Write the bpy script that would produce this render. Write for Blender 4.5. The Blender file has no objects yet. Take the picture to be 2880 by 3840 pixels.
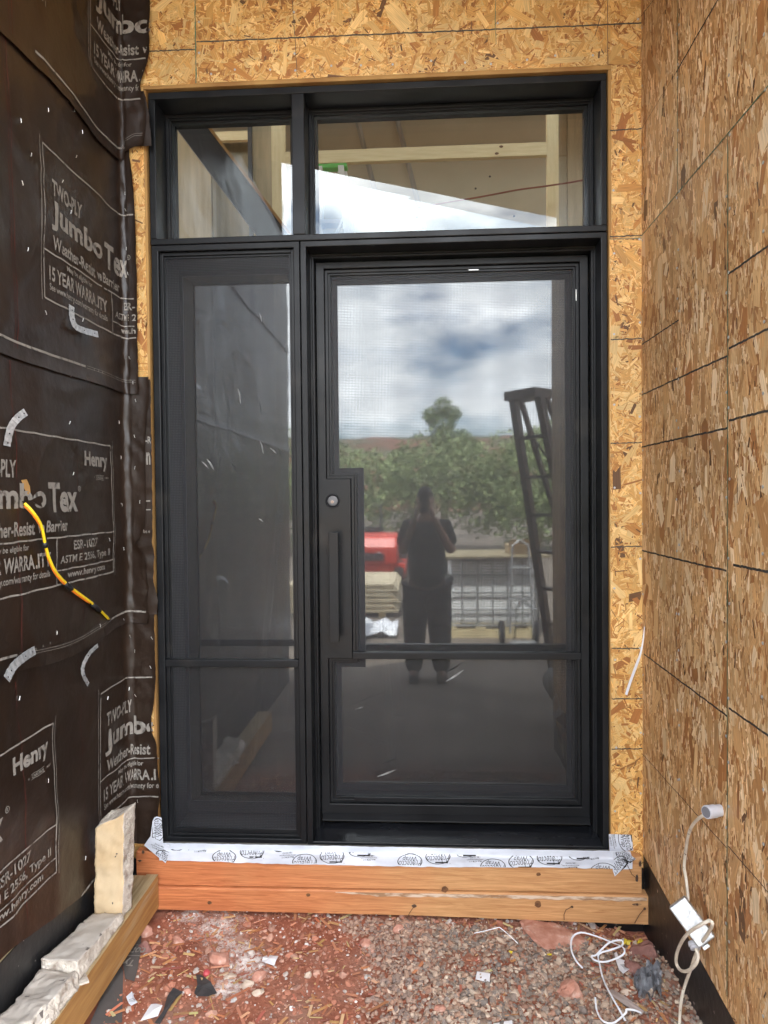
import bpy, bmesh, math, random
import numpy as np
from mathutils import Vector, Matrix, noise
R = math.radians
scene = bpy.context.scene

# ------------------------------------------------------------------ camera
CAM = np.array([0.0, -2.7, 1.66]); FPX = 2560.0
yaw, pitch, roll = .0547, -.0214, -.0100
_F = np.array([-math.sin(yaw)*math.cos(pitch), math.cos(yaw)*math.cos(pitch), math.sin(pitch)])
_r = np.array([math.cos(yaw), math.sin(yaw), 0.0]); _u = np.cross(_r, _F)
_R = _r*math.cos(roll) + _u*math.sin(roll); _U = -_r*math.sin(roll) + _u*math.cos(roll)
cam = bpy.data.cameras.new('camera'); camo = bpy.data.objects.new('camera', cam)
scene.collection.objects.link(camo); scene.camera = camo
cam.sensor_fit = 'VERTICAL'; cam.sensor_height = 36.0; cam.lens = 24.0
cam.clip_start = .004; cam.clip_end = 2000
camo.matrix_world = Matrix(((_R[0], _U[0], -_F[0], CAM[0]), (_R[1], _U[1], -_F[1], CAM[1]), (_R[2], _U[2], -_F[2], CAM[2]), (0, 0, 0, 1)))

# ------------------------------------------------------------------ sky, sun, exposure
SUN_EL, SUN_AZ = 66.0, -14.0          # azimuth measured from +Y (behind the house) towards +X
world = bpy.data.worlds.new('World'); scene.world = world; world.use_nodes = True
nt = world.node_tree; nt.nodes.clear()
def wn(t): return nt.nodes.new(t)
out = wn('ShaderNodeOutputWorld'); bg = wn('ShaderNodeBackground'); bg.inputs['Strength'].default_value = 0.12
sky = wn('ShaderNodeTexSky'); sky.sky_type = 'NISHITA'; sky.sun_disc = False
sky.sun_elevation = R(SUN_EL); sky.sun_rotation = R(SUN_AZ); sky.altitude = 1500; sky.air_density = 1.2; sky.ozone_density = 2.0
tc = wn('ShaderNodeTexCoord'); mp = wn('ShaderNodeMapping'); mp.inputs['Scale'].default_value = (1.0, 1.0, 2.6); mp.inputs['Location'].default_value = (3.1, .4, .2)
n1 = wn('ShaderNodeTexNoise'); n1.inputs['Scale'].default_value = 3.4; n1.inputs['Detail'].default_value = 9; n1.inputs['Roughness'].default_value = .55
cr = wn('ShaderNodeValToRGB'); cr.color_ramp.elements[0].position = .36; cr.color_ramp.elements[1].position = .50
n2 = wn('ShaderNodeTexNoise'); n2.inputs['Scale'].default_value = 6.5; n2.inputs['Detail'].default_value = 7
cr2 = wn('ShaderNodeValToRGB'); cr2.color_ramp.elements[0].position = .33; cr2.color_ramp.elements[1].position = .64
cr2.color_ramp.elements[0].color = (9.5, 9.9, 10.6, 1); cr2.color_ramp.elements[1].color = (16.5, 16.6, 16.8, 1)
mx = wn('ShaderNodeMixRGB')
L = nt.links.new
L(tc.outputs['Generated'], mp.inputs['Vector']); L(mp.outputs[0], n1.inputs['Vector']); L(mp.outputs[0], n2.inputs['Vector'])
L(n1.outputs['Fac'], cr.inputs[0]); L(n2.outputs['Fac'], cr2.inputs[0])
L(cr.outputs[0], mx.inputs[0]); L(sky.outputs[0], mx.inputs[1]); L(cr2.outputs[0], mx.inputs[2])
L(mx.outputs[0], bg.inputs['Color']); L(bg.outputs[0], out.inputs['Surface'])
sl = bpy.data.lights.new('sun', 'SUN'); sl.energy = 5.0; sl.angle = R(.5); sl.color = (1.0, .95, .88)
so = bpy.data.objects.new('sun', sl); scene.collection.objects.link(so)
sd = Vector((math.sin(R(SUN_AZ))*math.cos(R(SUN_EL)), math.cos(R(SUN_AZ))*math.cos(R(SUN_EL)), math.sin(R(SUN_EL))))
so.rotation_euler = sd.to_track_quat('Z', 'Y').to_euler(); so.location = (0, 10, 20)
vs = scene.view_settings; vs.view_transform = 'Standard'; vs.look = 'None'; vs.exposure = 2.7; vs.gamma = 1
scene.render.film_transparent = False
scene.cycles.transparent_max_bounces = 16; scene.cycles.max_bounces = 8

# ------------------------------------------------------------------ helpers
XL, XR = -1.198, .853
def ray(x, y): return _F + _R*(x-1440)/FPX - _U*(y-1920)/FPX
def on(x, y, ax, val):               # photo pixel -> point on a real plane of the place
    d = ray(x, y); t = (val-CAM[ax])/d[ax]; return CAM + d*t
WL = {}
def thing(name, label, cat, loc=(0, 0, 0), group=None, kind=None):
    o = bpy.data.objects.new(name, None); scene.collection.objects.link(o); o.empty_display_size = .05
    o.location = loc; WL[o.name] = Vector(loc); o['label'] = label; o['category'] = cat
    if group: o['group'] = group
    if kind: o['kind'] = kind
    return o
def tag(o, label, cat, group=None, kind=None):
    if label: o['label'] = label
    if cat: o['category'] = cat
    if group: o['group'] = group
    if kind: o['kind'] = kind
    return o
def link(name, me, mat, parent=None, smooth=False, bevel=0, seg=2, label=None):
    o = bpy.data.objects.new(name, me); scene.collection.objects.link(o)
    if mat is not None:
        for m in (mat if isinstance(mat, (list, tuple)) else [mat]): me.materials.append(m)
    if parent is not None:
        o.parent = parent; o.location = -WL[parent.name]
        WL[o.name] = Vector((0, 0, 0))
    else: WL[o.name] = Vector((0, 0, 0))
    if smooth: me.polygons.foreach_set('use_smooth', [True]*len(me.polygons))
    if bevel:
        b = o.modifiers.new('bevel', 'BEVEL'); b.width = bevel; b.segments = seg; b.limit_method = 'ANGLE'; b.angle_limit = R(35)
        b.harden_normals = False
    if label: o['label'] = label
    return o
class MB:
    def __init__(s): s.v = []; s.f = []; s.m = []
    def add(s, v, f, m=0):
        n = len(s.v); s.v += [tuple(p) for p in v]; s.f += [tuple(i+n for i in q) for q in f]; s.m += [m]*len(f); return s
    def box(s, x0, x1, y0, y1, z0, z1, m=0):
        v = [(x, y, z) for z in (z0, z1) for y in (y0, y1) for x in (x0, x1)]
        return s.add(v, [(0, 2, 3, 1), (4, 5, 7, 6), (0, 1, 5, 4), (2, 6, 7, 3), (0, 4, 6, 2), (1, 3, 7, 5)], m)
    def hexa(s, p, m=0):             # 8 points, ordered as box()
        return s.add(p, [(0, 2, 3, 1), (4, 5, 7, 6), (0, 1, 5, 4), (2, 6, 7, 3), (0, 4, 6, 2), (1, 3, 7, 5)], m)
    def prism(s, poly, fn, m=0):     # poly of (a,b); fn(a,b,k) k=0 front 1 back
        n = len(poly); v = [fn(a, b, 0) for a, b in poly] + [fn(a, b, 1) for a, b in poly]
        f = [tuple(range(n)), tuple(range(2*n-1, n-1, -1))] + [(i, i+n, (i+1) % n+n, (i+1) % n) for i in range(n)]
        return s.add(v, f, m)
    def tube(s, pts, r, n=8, m=0, closed=False, cap=True):
        pts = [Vector(p) for p in pts]; N = len(pts); rs = r if isinstance(r, (list, tuple)) else [r]*N
        v = []; up = None
        for i, p in enumerate(pts):
            a = pts[(i-1) % N] if (closed or i > 0) else p; b = pts[(i+1) % N] if (closed or i < N-1) else p
            t = (b-a).normalized()
            if up is None: up = Vector((0, 0, 1)) if abs(t.z) < .9 else Vector((1, 0, 0))
            x = up - t*up.dot(t)
            if x.length < 1e-5: x = t.orthogonal()
            x.normalize(); up = x; y = t.cross(x)
            for k in range(n):
                c = 2*math.pi*k/n; v.append(p + (x*math.cos(c)+y*math.sin(c))*rs[i])
        f = []
        for i in range(N if closed else N-1):
            j = (i+1) % N
            for k in range(n): f.append((i*n+k, i*n+(k+1) % n, j*n+(k+1) % n, j*n+k))
        if cap and not closed: f += [tuple(range(n-1, -1, -1)), tuple(range((N-1)*n, N*n))]
        return s.add(v, f, m)
    def lathe(s, prof, org, axis, n=24, m=0):   # prof [(r, h)]
        org = Vector(org); ax = Vector(axis).normalized(); x = ax.orthogonal().normalized(); y = ax.cross(x)
        v = []; f = []
        for r, h in prof:
            for k in range(n):
                c = 2*math.pi*k/n; v.append(org + ax*h + (x*math.cos(c)+y*math.sin(c))*r)
        for i in range(len(prof)-1):
            for k in range(n): f.append((i*n+k, i*n+(k+1) % n, (i+1)*n+(k+1) % n, (i+1)*n+k))
        f.append(tuple(range(n-1, -1, -1))); f.append(tuple(range((len(prof)-1)*n, len(prof)*n)))
        return s.add(v, f, m)
    def mesh(s, name):
        me = bpy.data.meshes.new(name); me.from_pydata(s.v, [], s.f)
        if any(s.m): me.polygons.foreach_set('material_index', s.m)
        me.update(); bm = bmesh.new(); bm.from_mesh(me); bmesh.ops.recalc_face_normals(bm, faces=bm.faces); bm.to_mesh(me); bm.free()
        return me
    def build(s, name, mat, parent=None, **k): return link(name, s.mesh(name), mat, parent, **k)
def rect(x0, x1, z0, z1): return [(x0, z0), (x1, z0), (x1, z1), (x0, z1)]
def ring(mb, outer, inner, y0, y1, m=0):        # extruded frame between two polygons of equal count, facade plane
    n = len(outer); v = []
    for y in (y0, y1):
        v += [(a, y, b) for a, b in outer] + [(a, y, b) for a, b in inner]
    f = []
    for i in range(n):
        j = (i+1) % n
        f += [(i, j, n+j, n+i), (2*n+i, 3*n+i, 3*n+j, 2*n+j), (i, 2*n+i, 2*n+j, j), (n+i, n+j, 3*n+j, 3*n+i)]
    mb.add(v, f, m); return mb
def inset(poly, d):                              # rectilinear CCW polygon inset
    n = len(poly); o = []
    for i in range(n):
        p, c, q = poly[i-1], poly[i], poly[(i+1) % n]
        e1 = Vector((c[0]-p[0], c[1]-p[1])).normalized(); e2 = Vector((q[0]-c[0], q[1]-c[1])).normalized()
        n1_ = Vector((-e1.y, e1.x)); n2_ = Vector((-e2.y, e2.x)); o.append((c[0]+(n1_.x+n2_.x)*d, c[1]+(n1_.y+n2_.y)*d))
    return o

# ------------------------------------------------------------------ materials
def mat(name, col=(.5, .5, .5), rough=.6, metal=0.0, spec=.5, **k):
    m = bpy.data.materials.new(name); m.use_nodes = True; t = m.node_tree; b = t.nodes['Principled BSDF']
    b.inputs['Base Color'].default_value = (*col, 1); b.inputs['Roughness'].default_value = rough
    b.inputs['Metallic'].default_value = metal; b.inputs['Specular IOR Level'].default_value = spec
    return m
def NT(m): return m.node_tree, m.node_tree.nodes['Principled BSDF']
def noisy(name, c1, c2, scale=8, rough=.6, stretch=(1, 1, 1), lo=.35, hi=.65, bump=0, bscale=60, bdist=.002, detail=6, rvar=0, spec=.5, metal=0.0, c3=None, scale3=2.0, lo3=.5, hi3=.6):
    m = mat(name, c1, rough, metal, spec); t, b = NT(m); N = t.nodes.new; K = t.links.new
    tcn = N('ShaderNodeTexCoord'); mpn = N('ShaderNodeMapping'); mpn.inputs['Scale'].default_value = stretch
    K(tcn.outputs['Object'], mpn.inputs[0]); no = N('ShaderNodeTexNoise'); no.inputs['Scale'].default_value = scale; no.inputs['Detail'].default_value = detail
    K(mpn.outputs[0], no.inputs['Vector']); rp = N('ShaderNodeValToRGB'); rp.color_ramp.elements[0].position = lo; rp.color_ramp.elements[1].position = hi
    rp.color_ramp.elements[0].color = (*c1, 1); rp.color_ramp.elements[1].color = (*c2, 1); K(no.outputs['Fac'], rp.inputs[0])
    src = rp.outputs[0]
    if c3:
        n3 = N('ShaderNodeTexNoise'); n3.inputs['Scale'].default_value = scale3; n3.inputs['Detail'].default_value = 5; K(mpn.outputs[0], n3.inputs['Vector'])
        r3 = N('ShaderNodeValToRGB'); r3.color_ramp.elements[0].position = lo3; r3.color_ramp.elements[1].position = hi3; K(n3.outputs['Fac'], r3.inputs[0])
        mm = N('ShaderNodeMixRGB'); K(r3.outputs[0], mm.inputs[0]); K(src, mm.inputs[1]); mm.inputs[2].default_value = (*c3, 1); src = mm.outputs[0]
    K(src, b.inputs['Base Color'])
    if rvar:
        mr = N('ShaderNodeMapRange'); mr.inputs[3].default_value = rough-rvar; mr.inputs[4].default_value = rough+rvar
        mr.inputs[1].default_value = .3; mr.inputs[2].default_value = .7
        K(no.outputs['Fac'], mr.inputs[0]); K(mr.outputs[0], b.inputs['Roughness'])
    if bump:
        nb = N('ShaderNodeTexNoise'); nb.inputs['Scale'].default_value = bscale; nb.inputs['Detail'].default_value = 6; K(mpn.outputs[0], nb.inputs['Vector'])
        bp = N('ShaderNodeBump'); bp.inputs['Strength'].default_value = bump; bp.inputs['Distance'].default_value = bdist
        K(nb.outputs['Fac'], bp.inputs['Height']); K(bp.outputs[0], b.inputs['Normal'])
    return m
M = {}
M['metal'] = noisy('charcoal_metal', (.0070, .0077, .0090), (.0105, .0114, .0132), scale=5, rough=.40, rvar=.09, bump=.14, bscale=9, bdist=.004, spec=.27, c3=(.034, .032, .030), scale3=4.5, lo3=.60, hi3=.80)
M['metal_gloss'] = noisy('glossy_sill', (.006, .0065, .008), (.011, .012, .015), scale=3, rough=.24, rvar=.1, stretch=(1, 3, 3), spec=.5, bump=.05, bscale=14)
M['spacer'] = mat('black_spacer', (.006, .006, .008), .7)
M['edgewood'] = noisy('sawn_lumber_edge', (.30, .15, .045), (.46, .27, .09), scale=6, rough=.75, stretch=(1, 1, .3))
M['pine'] = noisy('pine_stud', (.66, .54, .30), (.78, .66, .40), scale=9, rough=.7, stretch=(6, 6, .7), lo=.3, hi=.7)
M['pine_h'] = noisy('pine_plate', (.66, .54, .30), (.78, .66, .40), scale=9, rough=.7, stretch=(.7, 6, 6), lo=.3, hi=.7)
M['drywall'] = noisy('interior_panel', (.37, .33, .24), (.43, .39, .29), scale=1.2, rough=.85)
M['ply'] = noisy('interior_plywood', (.27, .22, .13), (.35, .285, .175), scale=5, rough=.8, stretch=(4, 4, .4))
M['wrapdark'] = mat('dark_trim', (.03, .033, .035), .5)
M['beamdark'] = noisy('dark_beam', (.008, .008, .009), (.018, .018, .02), scale=4, rough=.5)
M['concrete'] = noisy('concrete_floor', (.22, .21, .19), (.30, .29, .26), scale=3, rough=.8)
M['ink'] = None
M['white_plastic'] = mat('white_strap', (.78, .80, .86), .35)
M['black'] = mat('black_ink', (.012, .012, .014), .5)
M['galv'] = noisy('galvanized', (.36, .37, .38), (.52, .53, .54), scale=90, rough=.36, metal=.55, bump=.2, bscale=200, bdist=.0005)
M['staple'] = mat('staple_metal', (.75, .75, .72), .35, .6)
def m_screen():
    m = bpy.data.materials.new('insect_screen'); m.use_nodes = True; t = m.node_tree; t.nodes.clear(); N = t.nodes.new; K = t.links.new
    o = N('ShaderNodeOutputMaterial'); mix = N('ShaderNodeMixShader'); tr = N('ShaderNodeBsdfTransparent'); pr = N('ShaderNodeBsdfPrincipled')
    pr.inputs['Base Color'].default_value = (.022, .023, .028, 1); pr.inputs['Roughness'].default_value = .5; pr.inputs['Specular IOR Level'].default_value = .6
    tcn = N('ShaderNodeTexCoord'); sp = N('ShaderNodeSeparateXYZ'); K(tcn.outputs['Object'], sp.inputs[0])
    outs = []
    for ax, p in (('X', .0063), ('Z', .0067)):
        a = N('ShaderNodeMath'); a.operation = 'MULTIPLY'; a.inputs[1].default_value = 1/p; K(sp.outputs[ax], a.inputs[0])
        f = N('ShaderNodeMath'); f.operation = 'FRACT'; K(a.outputs[0], f.inputs[0])
        l = N('ShaderNodeMath'); l.operation = 'LESS_THAN'; l.inputs[1].default_value = .35; K(f.outputs[0], l.inputs[0]); outs.append(l)
    mxx = N('ShaderNodeMath'); mxx.operation = 'MAXIMUM'; K(outs[0].outputs[0], mxx.inputs[0]); K(outs[1].outputs[0], mxx.inputs[1])
    mf = N('ShaderNodeMath'); mf.operation = 'MULTIPLY_ADD'; mf.inputs[1].default_value = .46; mf.inputs[2].default_value = .17; K(mxx.outputs[0], mf.inputs[0]); K(mf.outputs[0], mix.inputs[0]); K(tr.outputs[0], mix.inputs[1]); K(pr.outputs[0], mix.inputs[2]); K(mix.outputs[0], o.inputs[0])
    return m
def m_glass(name, tint, refl, bump=0, rgh=0.0):
    m = bpy.data.materials.new(name); m.use_nodes = True; t = m.node_tree; t.nodes.clear(); N = t.nodes.new; K = t.links.new
    o = N('ShaderNodeOutputMaterial'); mix = N('ShaderNodeMixShader'); tr = N('ShaderNodeBsdfTransparent'); gl = N('ShaderNodeBsdfGlossy')
    tr.inputs[0].default_value = (*tint, 1); gl.inputs[0].default_value = (.93, .985, 1, 1); gl.inputs['Roughness'].default_value = rgh
    lw = N('ShaderNodeFresnel'); lw.inputs[0].default_value = 1.5
    ad = N('ShaderNodeMath'); ad.operation = 'MULTIPLY_ADD'; ad.inputs[1].default_value = refl/.04; ad.inputs[2].default_value = 0; ad.use_clamp = True
    K(lw.outputs[0], ad.inputs[0]); K(ad.outputs[0], mix.inputs[0]); K(tr.outputs[0], mix.inputs[1]); K(gl.outputs[0], mix.inputs[2]); K(mix.outputs[0], o.inputs[0])
    if bump:
        tcn = N('ShaderNodeTexCoord'); no = N('ShaderNodeTexNoise'); no.inputs['Scale'].default_value = 1.6; no.inputs['Detail'].default_value = 1; K(tcn.outputs['Object'], no.inputs['Vector'])
        bp = N('ShaderNodeBump'); bp.inputs['Distance'].default_value = bump; bp.inputs['Strength'].default_value = 1; K(no.outputs['Fac'], bp.inputs['Height']); K(bp.outputs[0], gl.inputs['Normal'])
    return m
M['screen'] = m_screen()
M['glass'] = m_glass('clear_glass', (.93, .96, .95), .075, .0006)
M['glass_dim'] = m_glass('tinted_glass', (.066, .063, .050), .205, .0005, .028)
def m_wrap():
    m = noisy('asphalt_paper', (.0165, .0088, .0052), (.026, .0150, .0095), scale=2.2, rough=.40, rvar=.07, bump=.6, bscale=7, bdist=.012, spec=.44, c3=(.030, .020, .014), scale3=3.1, lo3=.62, hi3=.8)
    return m
M['wrap'] = m_wrap()
def m_ink(name, col, base, lo=.30, hi=.44, sc=45):
    return noisy(name, base, col, scale=sc, lo=lo, hi=hi, rough=.55, detail=8)
M['print'] = m_ink('grey_print', (.235, .215, .19), (.075, .064, .056))
M['chalk_red'] = m_ink('red_chalk', (.075, .016, .011), (.022, .011, .009), .3, .6, 12)
def m_attr(name, rough=.65, streak=True, bump=.3):
    m = mat(name, (.5, .4, .3), rough); t, b = NT(m); N = t.nodes.new; K = t.links.new
    at = N('ShaderNodeAttribute'); at.attribute_name = 'tint'
    if streak:
        uv = N('ShaderNodeUVMap'); uv.uv_map = 'UVMap'; mpn = N('ShaderNodeMapping'); mpn.inputs['Scale'].default_value = (14, 330, 1); K(uv.outputs[0], mpn.inputs[0])
        no = N('ShaderNodeTexNoise'); no.inputs['Scale'].default_value = 1; no.inputs['Detail'].default_value = 4; K(mpn.outputs[0], no.inputs['Vector'])
        mr = N('ShaderNodeMapRange'); mr.inputs[1].default_value = .3; mr.inputs[2].default_value = .7; mr.inputs[3].default_value = .72; mr.inputs[4].default_value = 1.16; K(no.outputs['Fac'], mr.inputs[0])
        mu = N('ShaderNodeMixRGB'); mu.blend_type = 'MULTIPLY'; mu.inputs[0].default_value = 1; K(at.outputs['Color'], mu.inputs[1]); K(mr.outputs[0], mu.inputs[2])
        tcn = N('ShaderNodeTexCoord'); n2_ = N('ShaderNodeTexNoise'); n2_.inputs['Scale'].default_value = 2.2; n2_.inputs['Detail'].default_value = 8; K(tcn.outputs['Object'], n2_.inputs['Vector'])
        m2 = N('ShaderNodeMapRange'); m2.inputs[1].default_value = .3; m2.inputs[2].default_value = .7; m2.inputs[3].default_value = .8; m2.inputs[4].default_value = 1.12; K(n2_.outputs['Fac'], m2.inputs[0])
        mu2 = N('ShaderNodeMixRGB'); mu2.blend_type = 'MULTIPLY'; mu2.inputs[0].default_value = 1; K(mu.outputs[0], mu2.inputs[1]); K(m2.outputs[0], mu2.inputs[2])
        K(mu2.outputs[0], b.inputs['Base Color'])
        if bump:
            bp = N('ShaderNodeBump'); bp.inputs['Strength'].default_value = bump; bp.inputs['Distance'].default_value = .0006; K(no.outputs['Fac'], bp.inputs['Height']); K(bp.outputs[0], b.inputs['Normal'])
    else: K(at.outputs['Color'], b.inputs['Base Color'])
    return m
M['osb'] = m_attr('osb_strands', .5)
M['stones'] = m_attr('mixed_stones', .85, streak=False)

# ------------------------------------------------------------------ text
_tc = {}
def text_geo(s, bold=0.0, shear=0.0):
    k = (s, bold, shear)
    if k in _tc: return _tc[k]
    cu = bpy.data.curves.new('t', 'FONT'); cu.body = s; cu.offset = bold; cu.shear = shear; cu.resolution_u = 3
    o = bpy.data.objects.new('t', cu); scene.collection.objects.link(o)
    dg = bpy.context.evaluated_depsgraph_get(); me = bpy.data.meshes.new_from_object(o.evaluated_get(dg))
    v = [(p.co.x, p.co.y) for p in me.vertices]; f = [tuple(p.vertices) for p in me.polygons]
    bpy.data.objects.remove(o); bpy.data.meshes.remove(me); bpy.data.curves.remove(cu)
    a = np.array(v); lo = a.min(0); hi = a.max(0); _tc[k] = ((a-lo)/(hi-lo), f); return _tc[k]
class Flat:                                       # flat print collected in (u,z), cut into small pieces, then laid on a surface
    def __init__(s): s.v = []; s.f = []
    def text(s, t, x, y, w, h, bold=.012, shear=0, rot=0, cx=None):
        a, f = text_geo(t, bold, shear); n = len(s.v); c, sn = math.cos(rot), math.sin(rot)
        for p in a:
            px, py = p[0]*w, p[1]*h
            if cx is None: s.v.append((x+px*c-py*sn, y+px*sn+py*c))
            else: px -= w/2; py -= h/2; s.v.append((x+px*c-py*sn, y+px*sn+py*c))
        s.f += [tuple(i+n for i in q) for q in f]
    def line(s, pts, w):
        n = len(s.v); m = len(pts)
        for i in range(m):
            a = pts[max(i-1, 0)]; b = pts[min(i+1, m-1)]; d = Vector((b[0]-a[0], b[1]-a[1])).normalized()
            s.v += [(pts[i][0]-d.y*w/2, pts[i][1]+d.x*w/2), (pts[i][0]+d.y*w/2, pts[i][1]-d.x*w/2)]
        s.f += [(n+2*i, n+2*i+1, n+2*i+3, n+2*i+2) for i in range(m-1)]
    def poly(s, pts): n = len(s.v); s.v += list(pts); s.f.append(tuple(range(n, n+len(pts))))
    def ellipse(s, cx, cy, a, b, w, rot=0, k=28):
        n = len(s.v); c, sn = math.cos(rot), math.sin(rot)
        for i in range(k):
            t = 2*math.pi*i/k
            for q in (1, 1-w/b):
                px, py = a*q*math.cos(t), b*q*math.sin(t); s.v.append((cx+px*c-py*sn, cy+px*sn+py*c))
        s.f += [(n+2*i, n+2*i+1, n+(2*i+3) % (2*k), n+(2*i+2) % (2*k)) for i in range(k)]
    def cut(s, step=.025, clip=None):
        bm = bmesh.new(); vs_ = [bm.verts.new((x, y, 0)) for x, y in s.v]
        for q in s.f:
            try: bm.faces.new([vs_[i] for i in q])
            except ValueError: pass
        bm.faces.ensure_lookup_table()
        if clip:                                  # list of (point, normal) : keep the side opposite the normal
            for co, no in clip:
                bmesh.ops.bisect_plane(bm, geom=bm.verts[:]+bm.edges[:]+bm.faces[:], plane_co=(*co, 0), plane_no=(*no, 0), clear_outer=True)
        if step and bm.verts:
            for ax in (0, 1):
                lo = min(v.co[ax] for v in bm.verts); hi = max(v.co[ax] for v in bm.verts); c = math.ceil(lo/step)*step
                while c < hi:
                    co = (c, 0, 0) if ax == 0 else (0, c, 0); no = (1, 0, 0) if ax == 0 else (0, 1, 0)
                    bmesh.ops.bisect_plane(bm, geom=bm.verts[:]+bm.edges[:]+bm.faces[:], plane_co=co, plane_no=no); c += step
        bm.verts.index_update(); v = [(p.co.x, p.co.y) for p in bm.verts]; f = [tuple(q.index for q in p.verts) for p in bm.faces]; bm.free(); return v, f
    def build(s, name, m, fn, parent, step=.025, clip=None):
        v, f = s.cut(step, clip); me = bpy.data.meshes.new(name); me.from_pydata([fn(a, b) for a, b in v], [], f); me.update()
        return link(name, me, m, parent)
# ------------------------------------------------------------------ oriented strand board: real overlapping strands in one mesh per sheet
LIGHT = [(0.763, 0.464, 0.158), (0.7, 0.408, 0.131), (0.636, 0.343, 0.1), (0.731, 0.455, 0.172), (0.583, 0.287, 0.076), (0.488, 0.217, 0.054), (0.827, 0.565, 0.241), (0.678, 0.37, 0.107), (0.371, 0.145, 0.038), (0.753, 0.491, 0.192)]
BROWN = [(0.678, 0.405, 0.178), (0.565, 0.316, 0.133), (0.739, 0.477, 0.236), (0.483, 0.244, 0.092), (0.822, 0.579, 0.327), (0.637, 0.359, 0.148), (0.41, 0.175, 0.057), (0.697, 0.436, 0.202), (0.862, 0.643, 0.403), (0.575, 0.322, 0.133)]
def osb_sheet(name, a0, a1, b0, b1, fn, pal, seed, parent, mean=90, spread=70, dens=7.0, thick=.011, bias=1.0, low=None, ws=1.0):
    # fn(a, b, c): c metres out of the face; low(a) optional lower edge
    rg = np.random.default_rng(seed); A = (a1-a0)*(b1-b0); V = []; F = []; T = []; U = []
    lo = low or (lambda a: b0)
    cs = [(a0, lo(a0)), (a1, lo(a1)), (a1, b1), (a0, b1)]
    for c in (0, -thick):
        for a, b in cs: V.append(fn(a, b, c))
    F += [(0, 1, 2, 3), (7, 6, 5, 4)] + [(i, i+4, (i+1) % 4+4, (i+1) % 4) for i in range(4)]
    base = (.42, .25, .10) if pal is LIGHT else (.30, .18, .09)
    for f in F: T.append(base); U += [(V[i][0]+V[i][1], V[i][2]) for i in f]
    for lmean, lsd, wmean, wsd, cov, clo, chi in ((.115, .035, .027, .011, dens*.66, .0001, .0008), (.055, .02, .0095, .005, dens*.16, .0004, .0011), (.026, .01, .0040, .0015, dens*.10, .0007, .0012), (.085, .03, .026, .010, dens*.06, .0009, .0013)):
        n = int(A*cov/(lmean*wmean*1.0))
        ca = rg.uniform(a0-.02, a1+.02, n); cb = rg.uniform(b0-.02, b1+.02, n)
        ln = np.clip(rg.normal(lmean, lsd, n), lmean*.3, lmean*1.7)/2; w = np.clip(rg.normal(wmean, wsd, n), wmean*.25, wmean*2.2)/2*ws; ln = ln*(1+(ws-1)*.6)
        an = np.radians(mean + rg.normal(0, spread, n)); cc = rg.uniform(clo, chi, n); ci = rg.integers(0, len(pal), n)
        dk = rg.random(n); br = rg.normal(1, .085, n); sk = rg.uniform(-1, 1, (n, 4))*.45
        uo = rg.uniform(0, 40, (n, 2))
        for i in range(n):
            c_, s_ = math.cos(an[i]), math.sin(an[i]); l_, w_ = ln[i], w[i]
            q = [(-l_+sk[i, 0]*w_, -w_), (l_+sk[i, 1]*w_*2, -w_*(1+.4*sk[i, 2])), (l_+sk[i, 2]*w_*3, w_*.3), (l_*.9-abs(sk[i, 3])*w_, w_), (-l_-sk[i, 3]*w_*2, w_*(1+.3*sk[i, 0]))]
            n0 = len(V)
            for x, y in q:
                a = min(max(ca[i]+x*c_-y*s_, a0), a1); b = max(min(cb[i]+x*s_+y*c_, b1), lo(a)); V.append(fn(a, b, cc[i]))
            F.append((n0, n0+1, n0+2, n0+3, n0+4)); k = pal[ci[i]]
            if dk[i] < .022: k = (.16, .075, .03)
            elif dk[i] < .07: k = pal[6]
            T.append(tuple(min(max(z*br[i]*bias, 0), 1) for z in k)); U += [(x+uo[i, 0], y+uo[i, 1]) for x, y in q]
    me = bpy.data.meshes.new(name); me.from_pydata([tuple(p) for p in V], [], F); me.update()
    at = me.attributes.new('tint', 'FLOAT_COLOR', 'FACE'); at.data.foreach_set('color', np.array([(*t, 1) for t in T], np.float32).ravel())
    uv = me.uv_layers.new(name='UVMap'); uv.data.foreach_set('uv', np.array(U, np.float32).ravel())
    return link(name, me, M['osb'], parent)
fac = lambda a, b, c: (a, -.011-c, b)
rwl = lambda a, b, c: (XR-c, a, b)

# ------------------------------------------------------------------ ground
rnd = random.Random(5)
def gz(x, y):
    if y < -1.6 or abs(x) > 1.6: base = 0.0
    else:
        base = .012*noise.noise(Vector((x*3, y*3, 1))) + .006*noise.noise(Vector((x*11, y*11, 4)))
        base -= .05*max(0, min(1, (x-.45)/.35))*max(0, min(1, (y+.30)/.25))
        base += .012*math.exp(-((x+.75)**2+(y+.2)**2)/.03)
        base += .003*noise.noise(Vector((x*40, y*40, 2)))
    return base
def axis(lo, hi, st, far):
    a = list(np.arange(lo, hi+1e-6, st)); x = hi; s_ = st
    p = []
    while x < far: s_ *= 1.7; x += s_; p.append(x)
    x = lo; s_ = st; q = []
    while x > -far: s_ *= 1.7; x -= s_; q.append(x)
    return q[::-1]+a+p
gx = axis(-1.5, 1.2, .016, 420); gy = axis(-1.1, .1, .016, 420)
V = [(x, y, gz(x, y)) for y in gy for x in gx]; nx = len(gx)
Fg = [(j*nx+i, j*nx+i+1, (j+1)*nx+i+1, (j+1)*nx+i) for j in range(len(gy)-1) for i in range(nx-1)]
me = bpy.data.meshes.new('ground'); me.from_pydata(V, [], Fg); me.update()
M['dirt'] = noisy('red_dirt', (.225, .064, .032), (.36, .135, .08), scale=14, rough=.95, lo=.3, hi=.7, bump=.9, bscale=70, bdist=.008, detail=10, c3=(.32, .165, .115), scale3=3.0, lo3=.45, hi3=.62)
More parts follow.
